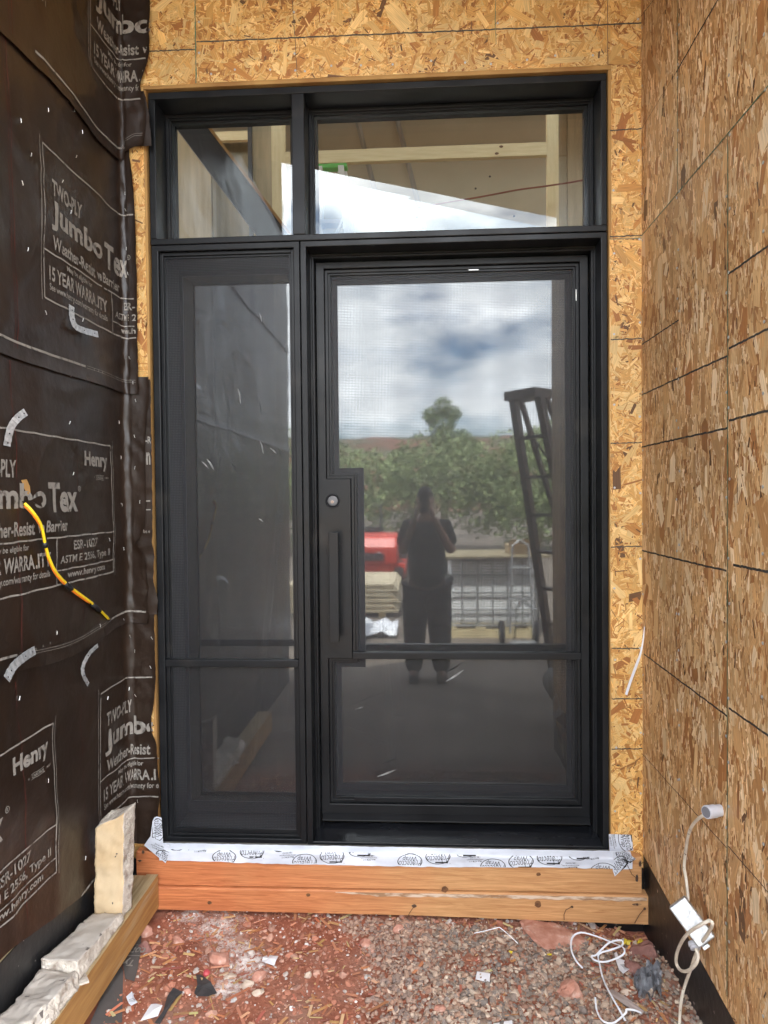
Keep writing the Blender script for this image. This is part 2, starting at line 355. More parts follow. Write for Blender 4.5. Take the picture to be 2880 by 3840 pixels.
def lime():
    t, b = NT(M['dirt']); N = t.nodes.new; K = t.links.new
    src = b.inputs['Base Color'].links[0].from_socket
    tcn = N('ShaderNodeTexCoord'); no = N('ShaderNodeTexNoise'); no.inputs['Scale'].default_value = 22; no.inputs['Detail'].default_value = 12; no.inputs['Roughness'].default_value = .8; K(tcn.outputs['Object'], no.inputs['Vector'])
    tot = None
    for x, y, r in ((-.80, -.13, .16), (-.72, -.27, .15), (-.62, -.34, .14), (-.93, -.06, .10), (-.66, -.45, .12)):
        vd = N('ShaderNodeVectorMath'); vd.operation = 'DISTANCE'; K(tcn.outputs['Object'], vd.inputs[0]); vd.inputs[1].default_value = (x, y, 0)
        mr = N('ShaderNodeMapRange'); mr.inputs[1].default_value = r; mr.inputs[2].default_value = r*.2; mr.inputs[3].default_value = 0; mr.inputs[4].default_value = .27; K(vd.outputs['Value'], mr.inputs[0])
        if tot is None: tot = mr.outputs[0]
        else:
            mxn = N('ShaderNodeMath'); mxn.operation = 'MAXIMUM'; K(tot, mxn.inputs[0]); K(mr.outputs[0], mxn.inputs[1]); tot = mxn.outputs[0]
    ad = N('ShaderNodeMath'); ad.operation = 'ADD'; K(no.outputs['Fac'], ad.inputs[0]); K(tot, ad.inputs[1])
    gt = N('ShaderNodeMapRange'); gt.inputs[1].default_value = .63; gt.inputs[2].default_value = .80; K(ad.outputs[0], gt.inputs[0])
    mm = N('ShaderNodeMixRGB'); K(gt.outputs[0], mm.inputs[0]); K(src, mm.inputs[1]); mm.inputs[2].default_value = (.74, .66, .62, 1); K(mm.outputs[0], b.inputs['Base Color'])
lime()
def yard():  # dirt turns greyer away from the door, also darkened to imitate shade there
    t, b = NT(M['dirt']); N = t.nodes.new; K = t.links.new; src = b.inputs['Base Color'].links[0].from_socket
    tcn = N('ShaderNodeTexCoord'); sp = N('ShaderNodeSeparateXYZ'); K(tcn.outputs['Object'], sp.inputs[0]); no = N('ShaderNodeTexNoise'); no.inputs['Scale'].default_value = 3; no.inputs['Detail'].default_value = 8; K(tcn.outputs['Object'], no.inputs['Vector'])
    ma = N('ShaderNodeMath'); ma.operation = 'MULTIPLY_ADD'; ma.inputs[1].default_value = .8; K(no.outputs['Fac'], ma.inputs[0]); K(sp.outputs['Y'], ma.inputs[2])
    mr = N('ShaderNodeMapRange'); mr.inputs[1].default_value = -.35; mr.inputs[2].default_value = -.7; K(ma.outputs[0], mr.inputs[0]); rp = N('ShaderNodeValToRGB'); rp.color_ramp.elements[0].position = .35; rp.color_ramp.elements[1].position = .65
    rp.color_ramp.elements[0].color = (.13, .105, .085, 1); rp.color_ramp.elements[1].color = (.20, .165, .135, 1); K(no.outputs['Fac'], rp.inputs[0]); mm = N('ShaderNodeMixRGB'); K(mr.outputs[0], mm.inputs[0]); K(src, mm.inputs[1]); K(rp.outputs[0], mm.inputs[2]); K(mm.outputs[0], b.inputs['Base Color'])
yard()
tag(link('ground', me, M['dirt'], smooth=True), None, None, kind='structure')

# ------------------------------------------------------------------ facade wall round the door
W1 = thing('facade_wall', 'yellow strand board wall with a large framed opening for the black door', 'wall', (0, .05, 0))
osb_sheet('sheathing_board', -1.30, -.8735, 3.300, 3.95, fac, LIGHT, 1, W1)
osb_sheet('sheathing_board', -.8715, .7245, 3.303, 3.95, fac, LIGHT, 2, W1)
osb_sheet('sheathing_board', .7265, .853, 3.303, 3.95, fac, LIGHT, 3, W1)
osb_sheet('sheathing_board', .7385, .853, 2.6435, 3.3015, fac, LIGHT, 4, W1)
osb_sheet('sheathing_board', .7310, .853, .205, 2.642, fac, LIGHT, 5, W1)
osb_sheet('sheathing_board', -1.245, -1.088, .25, 3.2985, fac, LIGHT, 6, W1)
mb = MB(); mb.box(-1.245, .87, -.010, .14, 3.288, 3.95); mb.build('header_beam', M['edgewood'], W1)
mb = MB(); mb.box(-1.245, -1.079, -.009, .14, .10, 3.286); mb.build('king_stud', M['edgewood'], W1)
mb = MB(); mb.box(.7285, .87, -.009, .14, .10, 3.286); mb.build('king_stud', M['edgewood'], W1)
mb = MB(); mb.box(-1.3, .87, -.011, .14, 3.96, 5.2); mb.build('upper_wall', M['ply'], W1)
MB().box(XR+.17, 4.6, .0, .14, .0, 5.2).build('outer_wall', M['ply'], W1)
MB().box(-4.6, XL-.17, .0, .14, .0, 5.2).build('outer_wall', M['ply'], W1)
mb = MB(); mb.box(-1.0785, .728, .012, .3, .02, .262); mb.build('sill_plate', M['concrete'], W1)
# layout marks on the sheathing
M['marker'] = m_ink('marker_line', (.045, .042, .040), (.22, .13, .06), .28, .46, 60)
M['chalk_green'] = m_ink('green_chalk', (.045, .16, .105), (.30, .22, .11), .34, .56, 40)
def wob(p, q, n=14, amp=.0014, seed=0):
    r_ = random.Random(seed); return [(p[0]+(q[0]-p[0])*i/n+r_.uniform(-amp, amp), p[1]+(q[1]-p[1])*i/n+r_.uniform(-amp, amp)) for i in range(n+1)]
fl = Flat()
for i, z in enumerate((3.056, 2.653, 2.26, 1.861, 1.46, 1.064, .867, .671)): fl.line(wob((.733, z-.001), (.852, z+.001), seed=i), .0045)
fl.line(wob((-1.06, 3.434), (-.876, 3.435), 20, seed=20), .005); fl.line(wob((-.868, 3.463), (.853, 3.454), 120, seed=21), .0055)
fl.line(wob((-.487, 3.64), (-.47, 3.31), 20, seed=23), .0022); fl.line(wob((.7255, 3.64), (.726, 3.305), 20, seed=24), .002)
fl.build('marker_line', M['marker'], lambda a, b: (a, -.0129, b), W1, step=0)
fl = Flat(); fl.line(wob((-.8725, 3.72), (-.8725, 3.302), 30, seed=25), .0045); fl.line(wob((.30, 3.66), (.302, 3.40), 20, seed=26), .0025); fl.line(wob((.734, 2.643), (.852, 2.643), 10, seed=29), .003)
fl.build('chalk_line', M['chalk_green'], lambda a, b: (a, -.0131, b), W1, step=0)
def nail(parent, pos, ax):
    global NAIL
    if NAIL is None:
        m_ = MB(); m_.lathe([(.0046, 0), (.0044, .0012), (.002, .0018)], (0, 0, 0), (0, -1, 0), 8); NAIL = m_.mesh('nail_head'); NAIL.materials.append(M['galv'])
    o = bpy.data.objects.new('nail_head', NAIL); scene.collection.objects.link(o); o.parent = parent; o.location = Vector(pos)-WL[parent.name]
    if ax == 'x': o.rotation_euler = (0, 0, R(-90))
    WL[o.name] = Vector((0, 0, 0))
NAIL = None
r_ = random.Random(8)
for i in range(9): nail(W1, (.845-.004*r_.random(), -.0125, .45+i*.31+r_.uniform(-.05, .05)), 'y'); nail(W1, (.745+.006*r_.random(), -.0125, .40+i*.31+r_.uniform(-.06, .06)), 'y')
for i in range(13): nail(W1, (-.83+i*.125+r_.uniform(-.02, .02), -.0125, 3.33+r_.uniform(-.008, .02)), 'y')
for x, z in ((-.48, 3.40), (-.48, 3.56), (-.478, 3.335), (.31, 3.48), (.84, 3.47), (-.86, 3.42), (-.858, 3.54)): nail(W1, (x, -.0125, z), 'y')
# ------------------------------------------------------------------ right wall
W2 = thing('side_wall', 'long brown strand board side wall on the right with marker lines', 'wall', (1.0, -.7, 0))
low = lambda y: .255 + (y+.05)*.075 if y > -.95 else .19
def rsheet(y0, y1, z0, z1, seed, lo=None, spread=16, dens=6.5): return osb_sheet('sheathing_board', y0, y1, z0, z1, rwl, BROWN, seed, W2, mean=90, spread=spread, dens=dens*1.2, low=lo, ws=1.08)
rsheet(-.7485, -.001, .18, 2.650, 11, low); rsheet(-1.36, -.7515, .18, 2.650, 12, low, dens=5)
rsheet(-.3805, -.001, 2.6535, 3.95, 13); rsheet(-1.36, -.3835, 2.6535, 3.95, 14, dens=5)
mb = MB(); mb.box(XR+.0125, XR+.16, -1.355, -.001, .0, 3.95); mb.build('wall_frame', M['edgewood'], W2)
fl = Flat()
for i, (p, q, w_) in enumerate([((-.001, 2.237), (-.39, 2.234), .005), ((-.756, 2.266), (-1.1, 2.264), .006), ((-.003, 2.045), (-.747, 2.043), .006), ((-.756, 2.061), (-1.2, 2.066), .006), ((-.003, 1.845), (-.748, 1.843), .006), ((-.757, 1.863), (-1.2, 1.864), .0065),
        ((-.002, 1.444), (-.743, 1.445), .006), ((-.785, 1.466), (-1.2, 1.468), .007), ((-.030, 1.047), (-.748, 1.037), .0055), ((-.758, 1.063), (-1.2, 1.061), .006), ((-.003, .651), (-.745, .662), .0025), ((-.755, .672), (-1.2, .668), .003),
        ((-.372, 3.052), (-.90, 3.066), .006), ((-.003, 3.055), (-.372, 3.052), .002), ((-.01, 3.481), (-.3, 3.40), .003), ((-.003, 2.65), (-.25, 2.652), .002)]):
    fl.line(wob(p, q, 40, .0012, seed=40+i), w_)
fl.build('marker_line', M['marker'], lambda a, b: (XR-.0019, a, b), W2, step=0)
fl = Flat(); fl.line(wob((-.382, 3.7), (-.382, 2.66), 40, .001, 61), .0042); fl.line(wob((-.750, 2.648), (-.750, .24), 80, .0012, 62), .0050); fl.line(wob((-.002, 2.6515), (-1.3, 2.6515), 60, .001, 63), .0042)
fl.build('chalk_line', M['chalk_green'], lambda a, b: (XR-.0021, a, b), W2, step=0)
for yy in (-.02, -.375, -.39, -.76, -.95):
    for i in range(17): nail(W2, (XR-.0012, yy+r_.uniform(-.006, .006), .36+i*.19+r_.uniform(-.05, .05)), 'x')
for i in range(8): nail(W2, (XR-.0012, -.742, .4+i*.3+r_.uniform(-.06, .06)), 'x')
# tarred foundation faces
def tar():
    m = noisy('tar_coating', (.0075, .0075, .0085), (.016, .016, .017), scale=6, rough=.42, bump=.5, bscale=30, bdist=.004, c3=(.32, .29, .27), scale3=38, lo3=.68, hi3=.72)
    return m
M['tar'] = tar()
W3 = thing('foundation_wall', 'black tar coated foundation under the right strand board wall', 'foundation', (1, -.7, -.1))
mb = MB(); mb.box(XR+.003, XR+.012, -1.36, .01, -.3, .30); mb.build('tar_coating', M['tar'], W3)
W3b = thing('foundation_wall', 'black tar coated foundation showing under the door step boards', 'foundation', (0, 0, -.1))
mb = MB(); mb.box(-1.2, XR+.002, -.012, .011, -.3, .20); mb.build('tar_coating', M['tar'], W3b)
W3c = thing('foundation_wall', 'black tar coated foundation beneath the papered left wall', 'foundation', (-1.3, -1.5, -.1))
mb = MB(); mb.box(XL-.3, XL-.013, -3.0, -.001, -.3, .34); mb.build('tar_coating', M['tar'], W3c)

# ------------------------------------------------------------------ left wall: framing behind the paper
W4 = thing('papered_wall', 'tall wall on the left carrying the dark printed building paper', 'wall', (-1.35, -1.5, 0))
mb = MB(); mb.box(XL-.16, XL-.017, -3.03, .0, .30, 3.95); mb.build('wall_frame', M['ply'], W4)
mb = MB(); mb.box(XL-.16, XL-.002, -3.03, .15, 3.96, 5.5); mb.build('upper_paper', mat('matte_paper', (.012, .010, .009), .95, 0, .05), W4)
# ------------------------------------------------------------------ building paper
LAY = {0: .0125, 1: .0085, 2: .0045, 3: .0010}
RC = .044
def crn(u): return max(0, min(1, (u+RC)/(2*RC)))
def wrink(u, z):
    l = max(0.0, min(1.0, -u/.15))
    a = .0085*noise.noise(Vector((u*2.6, z*1.9, 3))) + .0040*noise.noise(Vector((u*5+z*3.5, z*2.2-u*3, 7)))
    rd = 1-abs(noise.noise(Vector((u*2.4+z*2.1, z*1.3-u*1.9, 11))))*2; a += .0105*max(0, rd-.55)
    rd = 1-abs(noise.noise(Vector((u*3.1-z*3.6, z*2.1+u*2.3, 31))))*2; a += .0100*max(0, rd-.6)
    b = .0042*noise.noise(Vector((u*14, z*9, 5))) + .0036*noise.noise(Vector((u*22+z*13, z*26, 9)))
    rd = 1-abs(noise.noise(Vector((u*12, z*17+u*11, 21))))*2; b += .0060*max(0, rd-.5)
    return a*l + (b+.0045)*(1-l)
def wpos(u, z, off):
    t = crn(u); base = .0015 + .0135*t
    d = base + off + wrink(u, z)*.9
    if u < -RC: return (XL+d, u, z)
    if u > RC: return (XL+u, -d, z)
    th = t*math.pi/2; return (XL+RC-(RC-d)*math.cos(th), -RC+(RC-d)*math.sin(th), z)
def lerp(tab, z):
    if z <= tab[0][0]: return tab[0][1]
    for (a, p), (b, q) in zip(tab, tab[1:]):
        if z <= b: return p+(q-p)*(z-a)/(b-a)
    return tab[-1][1]
def ub(x): return x-XL
rolls = [
 dict(k=0, zt=3.95, zb=lambda u: 3.0+.01*math.sin(u*9)-.012*max(0, -u-.4)+.045*max(0, min(1, (u+.02)/.1)), edge=[(3.03, ub(-1.090)), (3.06, ub(-1.080)), (3.13, ub(-1.072)), (3.20, ub(-1.068)), (3.25, ub(-1.082)), (3.29, ub(-1.090)), (3.33, ub(-1.078)), (3.40, ub(-1.050)), (3.6, ub(-1.046))], label='topmost sheet of dark building paper with a large drooping corner flap'),
 dict(k=1, zt=3.10, zb=lambda u: 2.083-.004*math.sin(u*7)+.003*u, edge=[(2.08, ub(-1.120)), (2.3, ub(-1.119)), (2.55, ub(-1.118)), (2.8, ub(-1.121)), (2.92, ub(-1.127)), (3.03, ub(-1.140))], label='second sheet of dark building paper from the top printed with 15 YEAR lettering'),
 dict(k=2, zt=2.15, zb=lambda u: 1.15+.018*math.cos(u*7)-.0*u, edge=[(1.15, ub(-1.105)), (1.20, ub(-1.092)), (1.24, ub(-1.100)), (1.30, ub(-1.094)), (1.36, ub(-1.103)), (1.44, ub(-1.108)), (1.47, ub(-1.135)), (1.485, ub(-1.143)), (1.50, ub(-1.128)), (1.56, ub(-1.105)), (1.64, ub(-1.098)), (1.80, ub(-1.103)), (1.9, ub(-1.098)), (2.1, ub(-1.080)), (2.15, ub(-1.079))], label='third sheet of dark building paper torn beside the door where the yellow cable comes out'),
 dict(k=3, zt=1.22, zb=lambda u: lerp([(-3.1, .36), (-.82, .371), (-.31, .262), (0, .27), (.2, .27)], u), edge=[(.26, ub(-1.074)), (.40, ub(-1.072)), (.46, ub(-1.062)), (.55, ub(-1.069)), (.62, ub(-1.071)), (.68, ub(-1.076)), (.72, ub(-1.094)), (.78, ub(-1.092)), (.86, ub(-1.079)), (.95, ub(-1.074)), (1.05, ub(-1.073)), (1.2, ub(-1.073))], label='bottom sheet of dark building paper, its lower edge sagging above the foundation')]
ROLL = {}
for rl in rolls:
    k = rl['k']; t = thing('building_paper', rl['label'], 'building paper', (XL, -.5, rl['zb'](-.5)), 'sheets of building paper lapped down the left wall'); ROLL[k] = t
    us = [-3.0, -2.6, -2.2, -1.9, -1.65, -1.45] + list(np.arange(-1.3, -RC+.001, .018)) + list(np.linspace(-RC, RC, 9)[1:])
    ns = 9; rows = int((rl['zt']-1.0*rl['zb'](0))/.016); V = []; nu = len(us)+ns
    for j in range(rows+1):
        s_ = j/rows
        for i in range(nu):
            if i < len(us): u = us[i]
            else: u = None
            if u is None:
                zz = rl['zb'](.1); z = zz+(rl['zt']-zz)*s_
                ue = lerp(rl['edge'], z)+.0025*noise.noise(Vector((z*40, k, 0)))+.004*noise.noise(Vector((z*11, k, 5)))*(0 if k == 1 else 1); u = RC+(ue-RC)*(i-len(us)+1)/ns
            zb = rl['zb'](u); z = zb+(rl['zt']-zb)*s_
            curl = .006*math.exp(-(z-zb)/.02) + (.004*math.exp(-max(0, ue-u)/.01) if i >= len(us) else 0)
            V.append(wpos(u, z, LAY[k]+curl))
    F_ = [(j*nu+i, j*nu+i+1, (j+1)*nu+i+1, (j+1)*nu+i) for j in range(rows) for i in range(nu-1)]
    me = bpy.data.meshes.new('paper_sheet'); me.from_pydata(V, [], F_); me.update(); link('paper_sheet', me, M['wrap'], t, smooth=True)
# second narrower pieces lying against the frame
def strip_piece(k, pts, off, seed, parent):
    V = [wpos(ub(x), z, off) for x, z in pts]; mbx = MB(); mbx.add(V, [tuple(range(len(V)))]); o = mbx.build('paper_scrap', M['wrap'], parent); return o
def scrap(parent, xa, tab, off, name='paper_scrap'):
    z0, z1 = tab[0][0], tab[-1][0]; n = int((z1-z0)/.012)+1; V = []
    for j in range(n+1):
        z = z0+(z1-z0)*j/n; xe = lerp(tab, z)+.003*noise.noise(Vector((z*50, 3, off)))
        for i in range(5): x = xa+(xe-xa)*i/4; V.append(wpos(ub(x), z, off))
    F_ = [(j*5+i, j*5+i+1, (j+1)*5+i+1, (j+1)*5+i) for j in range(n) for i in range(4)]
    me = bpy.data.meshes.new(name); me.from_pydata(V, [], F_); me.update(); link(name, me, M['wrap'], parent, smooth=True)
scrap(ROLL[0], -1.15, [(3.055, -1.049), (3.10, -1.053), (3.17, -1.058), (3.24, -1.068), (3.27, -1.078)], .0105)
scrap(ROLL[2], -1.15, [(1.30, -1.078), (1.37, -1.075), (1.45, -1.071), (1.49, -1.080), (1.53, -1.075), (1.70, -1.075), (1.95, -1.075), (2.14, -1.075)], .0020)
scrap(ROLL[2], -1.15, [(1.20, -1.062), (1.26, -1.058), (1.31, -1.070), (1.34, -1.078)], .006)
# printing
BW, BH = .88, .485
def box_print(fl, u0, z0):                    # z0 bottom
    Ln = fl.line
    def wl(p, q, w, n=10): fl.line([(p[0]+(q[0]-p[0])*i/n, p[1]+(q[1]-p[1])*i/n+.0012*math.sin(i*2.1+p[0]*9)) for i in range(n+1)], w)
    wl((u0, z0+BH), (u0+BW, z0+BH), .0055, 20); wl((u0, z0), (u0+BW, z0), .0055, 20)
    wl((u0, z0), (u0, z0+BH), .0045); wl((u0+BW, z0), (u0+BW, z0+BH), .0045)
    wl((u0-.014, z0-.01), (u0-.016, z0+BH+.02), .0028); wl((u0+BW+.012, z0-.012), (u0+BW+.014, z0+BH+.02), .0022)
    wl((u0, z0+.155), (u0+.40, z0+.157), .005, 12); wl((u0+.415, z0+.157), (u0+BW, z0+.155), .005, 12)
    wl((u0+.47, z0), (u0+.47, z0+.155), .0045); wl((u0+.47, z0+.047), (u0+BW, z0+.047), .0045, 12)
    T = fl.text
    T('TWO-PLY', u0+.048, z0+.345, .205, .052, .028)
    T('Jumbo', u0+.04, z0+.232, .37, .098, .034); T('Tex', u0+.425, z0+.238, .19, .098, .034); fl.ellipse(u0+.632, z0+.318, .010, .010, .0022, k=14); T('R', u0+.6285, z0+.313, .007, .010, .02)
    T('Weather-Resist', u0+.05, z0+.172, .30, .044, .024); T('ve', u0+.365, z0+.176, .035, .026, .032); T('Barrier', u0+.41, z0+.176, .13, .038, .024)
    T('May be eligible for', u0+.135, z0+.122, .185, .024, .014)
    T('15 YEAR WARRA', u0+.03, z0+.067, .315, .046, .026); T('.ITY', u0+.350, z0+.067, .085, .046, .034)
    T('See www.henry.com/warranty for details', u0+.03, z0+.028, .40, .029, .014)
    T('ESR-1027', u0+.575, z0+.109, .175, .032, .018); T('ASTM E 2556, Type II', u0+.495, z0+.060, .36, .034, .018); T('www.henry.com', u0+.54, z0+.010, .27, .030, .028)
    T('Henry', u0+BW-.215, z0+.385, .185, .068, .038); T('A', u0+BW-.145, z0+.358, .006, .008, .01); T('CARLISLE', u0+BW-.125, z0+.3565, .058, .009, .012); T('COMPANY', u0+BW-.055, z0+.358, .034, .006, .01)
    wl((u0+BW-.13, z0+.353), (u0+BW-.062, z0+.353), .0016, 4); wl((u0+BW-.13, z0+.369), (u0+BW-.062, z0+.369), .0016, 4)
PR = 1.21
def prints(k, us_, z0, lap, smark, scrap_u=None):
    fl = Flat()
    for u0 in us_: box_print(fl, u0, z0)
    for a, b in lap: fl.line([(a+(b-a)*i/14, smark(a+(b-a)*i/14)) for i in range(15)], .0075)
    for a, b in smark.dash:
        for dz in (-.004, .004): fl.line([(a+(b-a)*i/14, smark(a+(b-a)*i/14)+dz) for i in range(15)], .0012)
        for q in (.12, .20, .27): fl.text('926'[int(q*10) % 3], a+(b-a)*q, smark(a)-.004, .006, .008, .02)
    rl = rolls[k]
    def ok(u, z): return u < lerp(rl['edge'], z)-.004
    v, f = fl.cut(.022)
    zbm = rl['zb']; keep = []
    for q in f:
        cu_ = sum(v[i][0] for i in q)/len(q); cz = sum(v[i][1] for i in q)/len(q)
        if cu_ < (lerp(rl['edge'], cz)-.003) and cz > zbm(cu_)+.002 and cu_ > -2.9: keep.append(q)
    me = bpy.data.meshes.new('printed_text'); me.from_pydata([wpos(a, b, LAY[k]+.0018+.006*math.exp(-max(0, b-zbm(a))/.02)) for a, b in v], [], keep); me.update()
    link('printed_text', me, M['print'], ROLL[k])
class Lp:
    def __init__(s, f, dash): s.f = f; s.dash = dash
    def __call__(s, u): return s.f(u)
prints(0, [-.245, -.245-PR], 3.237, [(-.62, -.012)], Lp(lambda u: rolls[0]['zb'](u)+.047, [(-.01, .12)]))
prints(1, [-.586, -.586-PR], 2.303, [(-1.5, -.33)], Lp(lambda u: rolls[1]['zb'](u)+.050, [(-.32, .07)]))
prints(2, [-.13-BW, -.13-BW-PR], 1.383, [(-.155, .12), (-1.8, -.76)], Lp(lambda u: rolls[2]['zb'](u)+.046, [(-.75, -.16)]))
prints(3, [-.252, -.58-BW], .460, [(-.63, -.27)], Lp(lambda u: .287, [(-1.2, -.66)]))
# faint lettering of the lower scrap beside the frame
fl = Flat(); fl.text('-R', -1.098, 1.885, .022, .028, .02); fl.text('n', -1.096, 1.80, .016, .05, .03); fl.text('be e', -1.112, 1.527, .028, .014, .012); fl.line([(-1.10, 1.62), (-1.082, 1.62)], .004); fl.line([(-1.10, 1.655), (-1.083, 1.655)], .004)
fl.build('printed_text', M['print'], lambda a, b: (a, wpos(ub(a), b, .0020)[1]-.0018, b), ROLL[2], .02)
# chalk drips, staples and a tear
def wline(parent, pts, w, off, m, name='chalk_line'):
    n = 60; pp = [lerp([(z, y) for y, z in sorted(pts, key=lambda q: q[1])], pts[0][1]+(pts[-1][1]-pts[0][1])*i/n) for i in range(n+1)]
    V = []
    for i in range(n+1):
        z = pts[0][1]+(pts[-1][1]-pts[0][1])*i/n; y = pp[i]+.0025*noise.noise(Vector((z*12, 0, 0)))
        V += [wpos(y-w/2, z, off), wpos(y+w/2, z, off)]
    me = bpy.data.meshes.new(name); me.from_pydata(V, [], [(2*i, 2*i+1, 2*i+3, 2*i+2) for i in range(n)]); link(name, me, m, parent)
for k, a, b in ((0, 3.9, 3.02), (1, 3.00, 2.10), (2, 2.07, 1.17), (3, 1.13, .38)):
    o_ = LAY[k]+.0012
    ln = [(-.771, a), (-.748+.01*(k % 2), (a+b)/2), (-.737, b)]
    wline(ROLL[k], ln, .0045, o_, M['chalk_red'])
    if k < 2: wline(ROLL[k], [(y-.014, z) for y, z in ln], .003, o_, M['chalk_red'])
    wline(ROLL[k], [(-.44 if k < 1 else -.40, a), (-.385, (a+b)/2), (-.362, b)], .0016, o_, M['chalk_red'])
STP = None
def staple(parent, u, z, off, rot):
    global STP
    if STP is None:
        m_ = MB(); m_.tube([(0, .0005, -.006), (0, .0022, -.0056), (0, .0022, .0056), (0, .0005, .006)], .0009, 5); STP = m_.mesh('staple'); STP.materials.append(M['staple'])
    o = bpy.data.objects.new('staple', STP); scene.collection.objects.link(o); o.parent = parent; p = Vector(wpos(u, z, off)); o.location = p-WL[parent.name]
    o.rotation_euler = (0, 0, R(-90)) if u < 0 else (R(180), 0, 0)
    o.rotation_euler.rotate_axis('Y', rot)
r_ = random.Random(3)
for k, pts in {0: [(0, 0)]*0, 1: [], 2: [], 3: []}.items(): pass
SP = [(97, 580), (165, 413), (262, 413), (290, 495), (60, 453), (270, 587), (218, 680), (70, 687), (250, 795), (90, 935), (155, 1173), (467, 737), (470, 800), (475, 942), (490, 1035), (293, 1200), (250, 1405), (498, 1348), (512, 1440), (518, 1505), (438, 1584), (252, 1585), (515, 1638), (444, 1715), (516, 1755), (267, 1776), (447, 1893), (535, 1882), (449, 2058), (400, 2024), (364, 2346), (453, 2325), (200, 2373), (478, 2382), (508, 2438), (578, 2388), (572, 2497), (473, 2580), (395, 2617), (68, 2618), (512, 2602), (166, 2928), (521, 2995), (317, 3218), (500, 2900)]
for x, y in SP:
    p = on(x, y, 0, XL); u, z = p[1], p[2]
    if u > 0: p = on(x, y, 1, 0); u, z = p[0]-XL, p[2]
    k = 0 if z > 3.02 else 1 if z > 2.085 else 2 if z > 1.16 else 3
    staple(ROLL[k], u, z, LAY[k]+.001, r_.uniform(-.6, .6))
V = [wpos(*q, LAY[2]+.0016) for q in ((-.733, 1.722), (-.705, 1.725), (-.690, 1.705), (-.684, 1.672), (-.698, 1.668), (-.712, 1.690), (-.722, 1.70))]
for q in (((-.640, 3.445), (-.615, 3.44), (-.58, 3.40), (-.515, 3.305), (-.53, 3.285), (-.59, 3.34)), ((-.775, 3.09), (-.765, 3.10), (-.70, 3.03), (-.715, 3.02), (-.76, 3.06))): pass
mb = MB(); mb.add(V, [tuple(range(7))]); mb.build('torn_hole', M['edgewood'], ROLL[2], label='tear baring yellow wood behind the paper')
V = [wpos(*q, LAY[2]+.004) for q in ((-.735, 1.66), (-.690, 1.662), (-.650, 1.675), (-.63, 1.64), (-.665, 1.650), (-.71, 1.640))]
mb = MB(); mb.add(V, [tuple(range(6))]); mb.build('torn_flap', M['wrap'], ROLL[2])

# ------------------------------------------------------------------ steel frame: transom window, side window, entry door
BV = .0022
TW = thing('transom_window', 'wide black steel transom window with two clear panes above the door', 'window', (-.17, 0, 2.68))
mbt = MB(); X0, X1 = -1.073, .7255; ZJ = 2.679; ZT = 3.281
for a in (rect(X0, X1, 3.2535, ZT), rect(X0, X1, ZJ, 2.7035), rect(X0, -1.046, 2.7035, 3.2535), rect(.7025, X1, 2.7035, 3.2535), rect(-.498, -.4475, 2.7035, 3.2535)):
    mbt.box(a[0][0], a[1][0], 0, .117, a[0][1], a[2][1])
mbt.build('frame', M['metal'], TW, bevel=.003)
for x0, x1 in ((-1.046, -.498), (-.4475, .7025)):
    O = rect(x0, x1, 2.7035, 3.2535); s1 = MB(); ring(s1, O, inset(O, .013), .112, .19); g1 = s1.build('glazing_stop', M['metal'], TW, bevel=.0018)
    s2 = MB(); I2 = inset(O, .013); ring(s2, I2, inset(I2, .006), .120, .19); s2.build('glazing_stop', M['metal'], TW, bevel=.001)
    s3 = MB(); I3 = inset(I2, .006); ring(s3, I3, inset(I3, .012), .137, .168); s3.build('spacer_bar', M['spacer'], TW)
    a, b = I3[0][0], I3[1][0]; z0, z1 = I3[0][1], I3[2][1]
    for yy, dt in ((.135, 0), (.160, .0055)):
        m_ = MB(); m_.add([(a, yy, z0), (b, yy, z0), (b, yy+dt, z1), (a, yy+dt*.6, z1)], [(0, 1, 2, 3)]); m_.build('glass_pane', M['glass'], TW)
SW = thing('side_window', 'tall narrow black steel window with insect screen left of the door', 'window', (-.77, 0, .27))
SO = rect(X0+.002, -.4735, .2665, 2.6765); SI = rect(-1.0425, -.4975, .2855, 2.6525)
m_ = MB(); ring(m_, SO, SI, 0, .06); m_.box(-1.0425, -.4975, 0.0, .022, .9815, 1.0115); m_.build('frame', M['metal'], SW, bevel=.0028)
for z0, z1 in ((1.0115, 2.6525), (.2855, .9815)):
    O = rect(-1.0425, -.4975, z0, z1); Iq = list(rect(-1.0275, -.5125, z0+(.0 if z0 > 1 else .018), z1-(.015 if z0 > 1 else .0)))
    s_ = MB()
    s_.box(-1.0425, -1.0285, .016, .06, z0, z1); s_.box(-.5115, -.4975, .016, .06, z0, z1)
    if z0 > 1: s_.box(-1.0285, -.5115, .016, .06, z1-.014, z1)
    else: s_.box(-1.0285, -.5115, .016, .06, z0, z0+.010)
    s_.build('glazing_stop', M['metal'], SW, bevel=.0018)
s_ = MB(); O = rect(-1.0285, -.5115, .2955, 2.6385); ring(s_, O, [(-1.0205, .3115), (-.5195, .3115), (-.5195, 2.630), (-1.0205, 2.630)], .024, .036); sf = s_.build('screen_frame', M['metal'], SW, bevel=.001)
m_ = MB(); m_.add([(-1.0205, .030, .3115), (-.5195, .030, .3115), (-.5195, .030, 2.630), (-1.0205, .030, 2.630)], [(0, 1, 2, 3)]); m_.build('screen_mesh', M['screen'], sf)
m_ = MB(); O = rect(-1.0285, -.5115, .2955, 2.6385); ring(m_, O, inset(O, .001), .037, .21); G = [(-1.014, .346), (-.527, .346), (-.527, 2.616), (-1.014, 2.616)]; ring(m_, inset(O, .001), G, .198, .21); m_.build('inner_frame', M['spacer'], SW)
m_ = MB(); m_.add([(-1.020, .204, .32), (-.520, .204, .32), (-.520, .204, 2.63), (-1.020, .204, 2.63)], [(0, 1, 2, 3)]); m_.build('glass_pane', M['glass_dim'], SW)
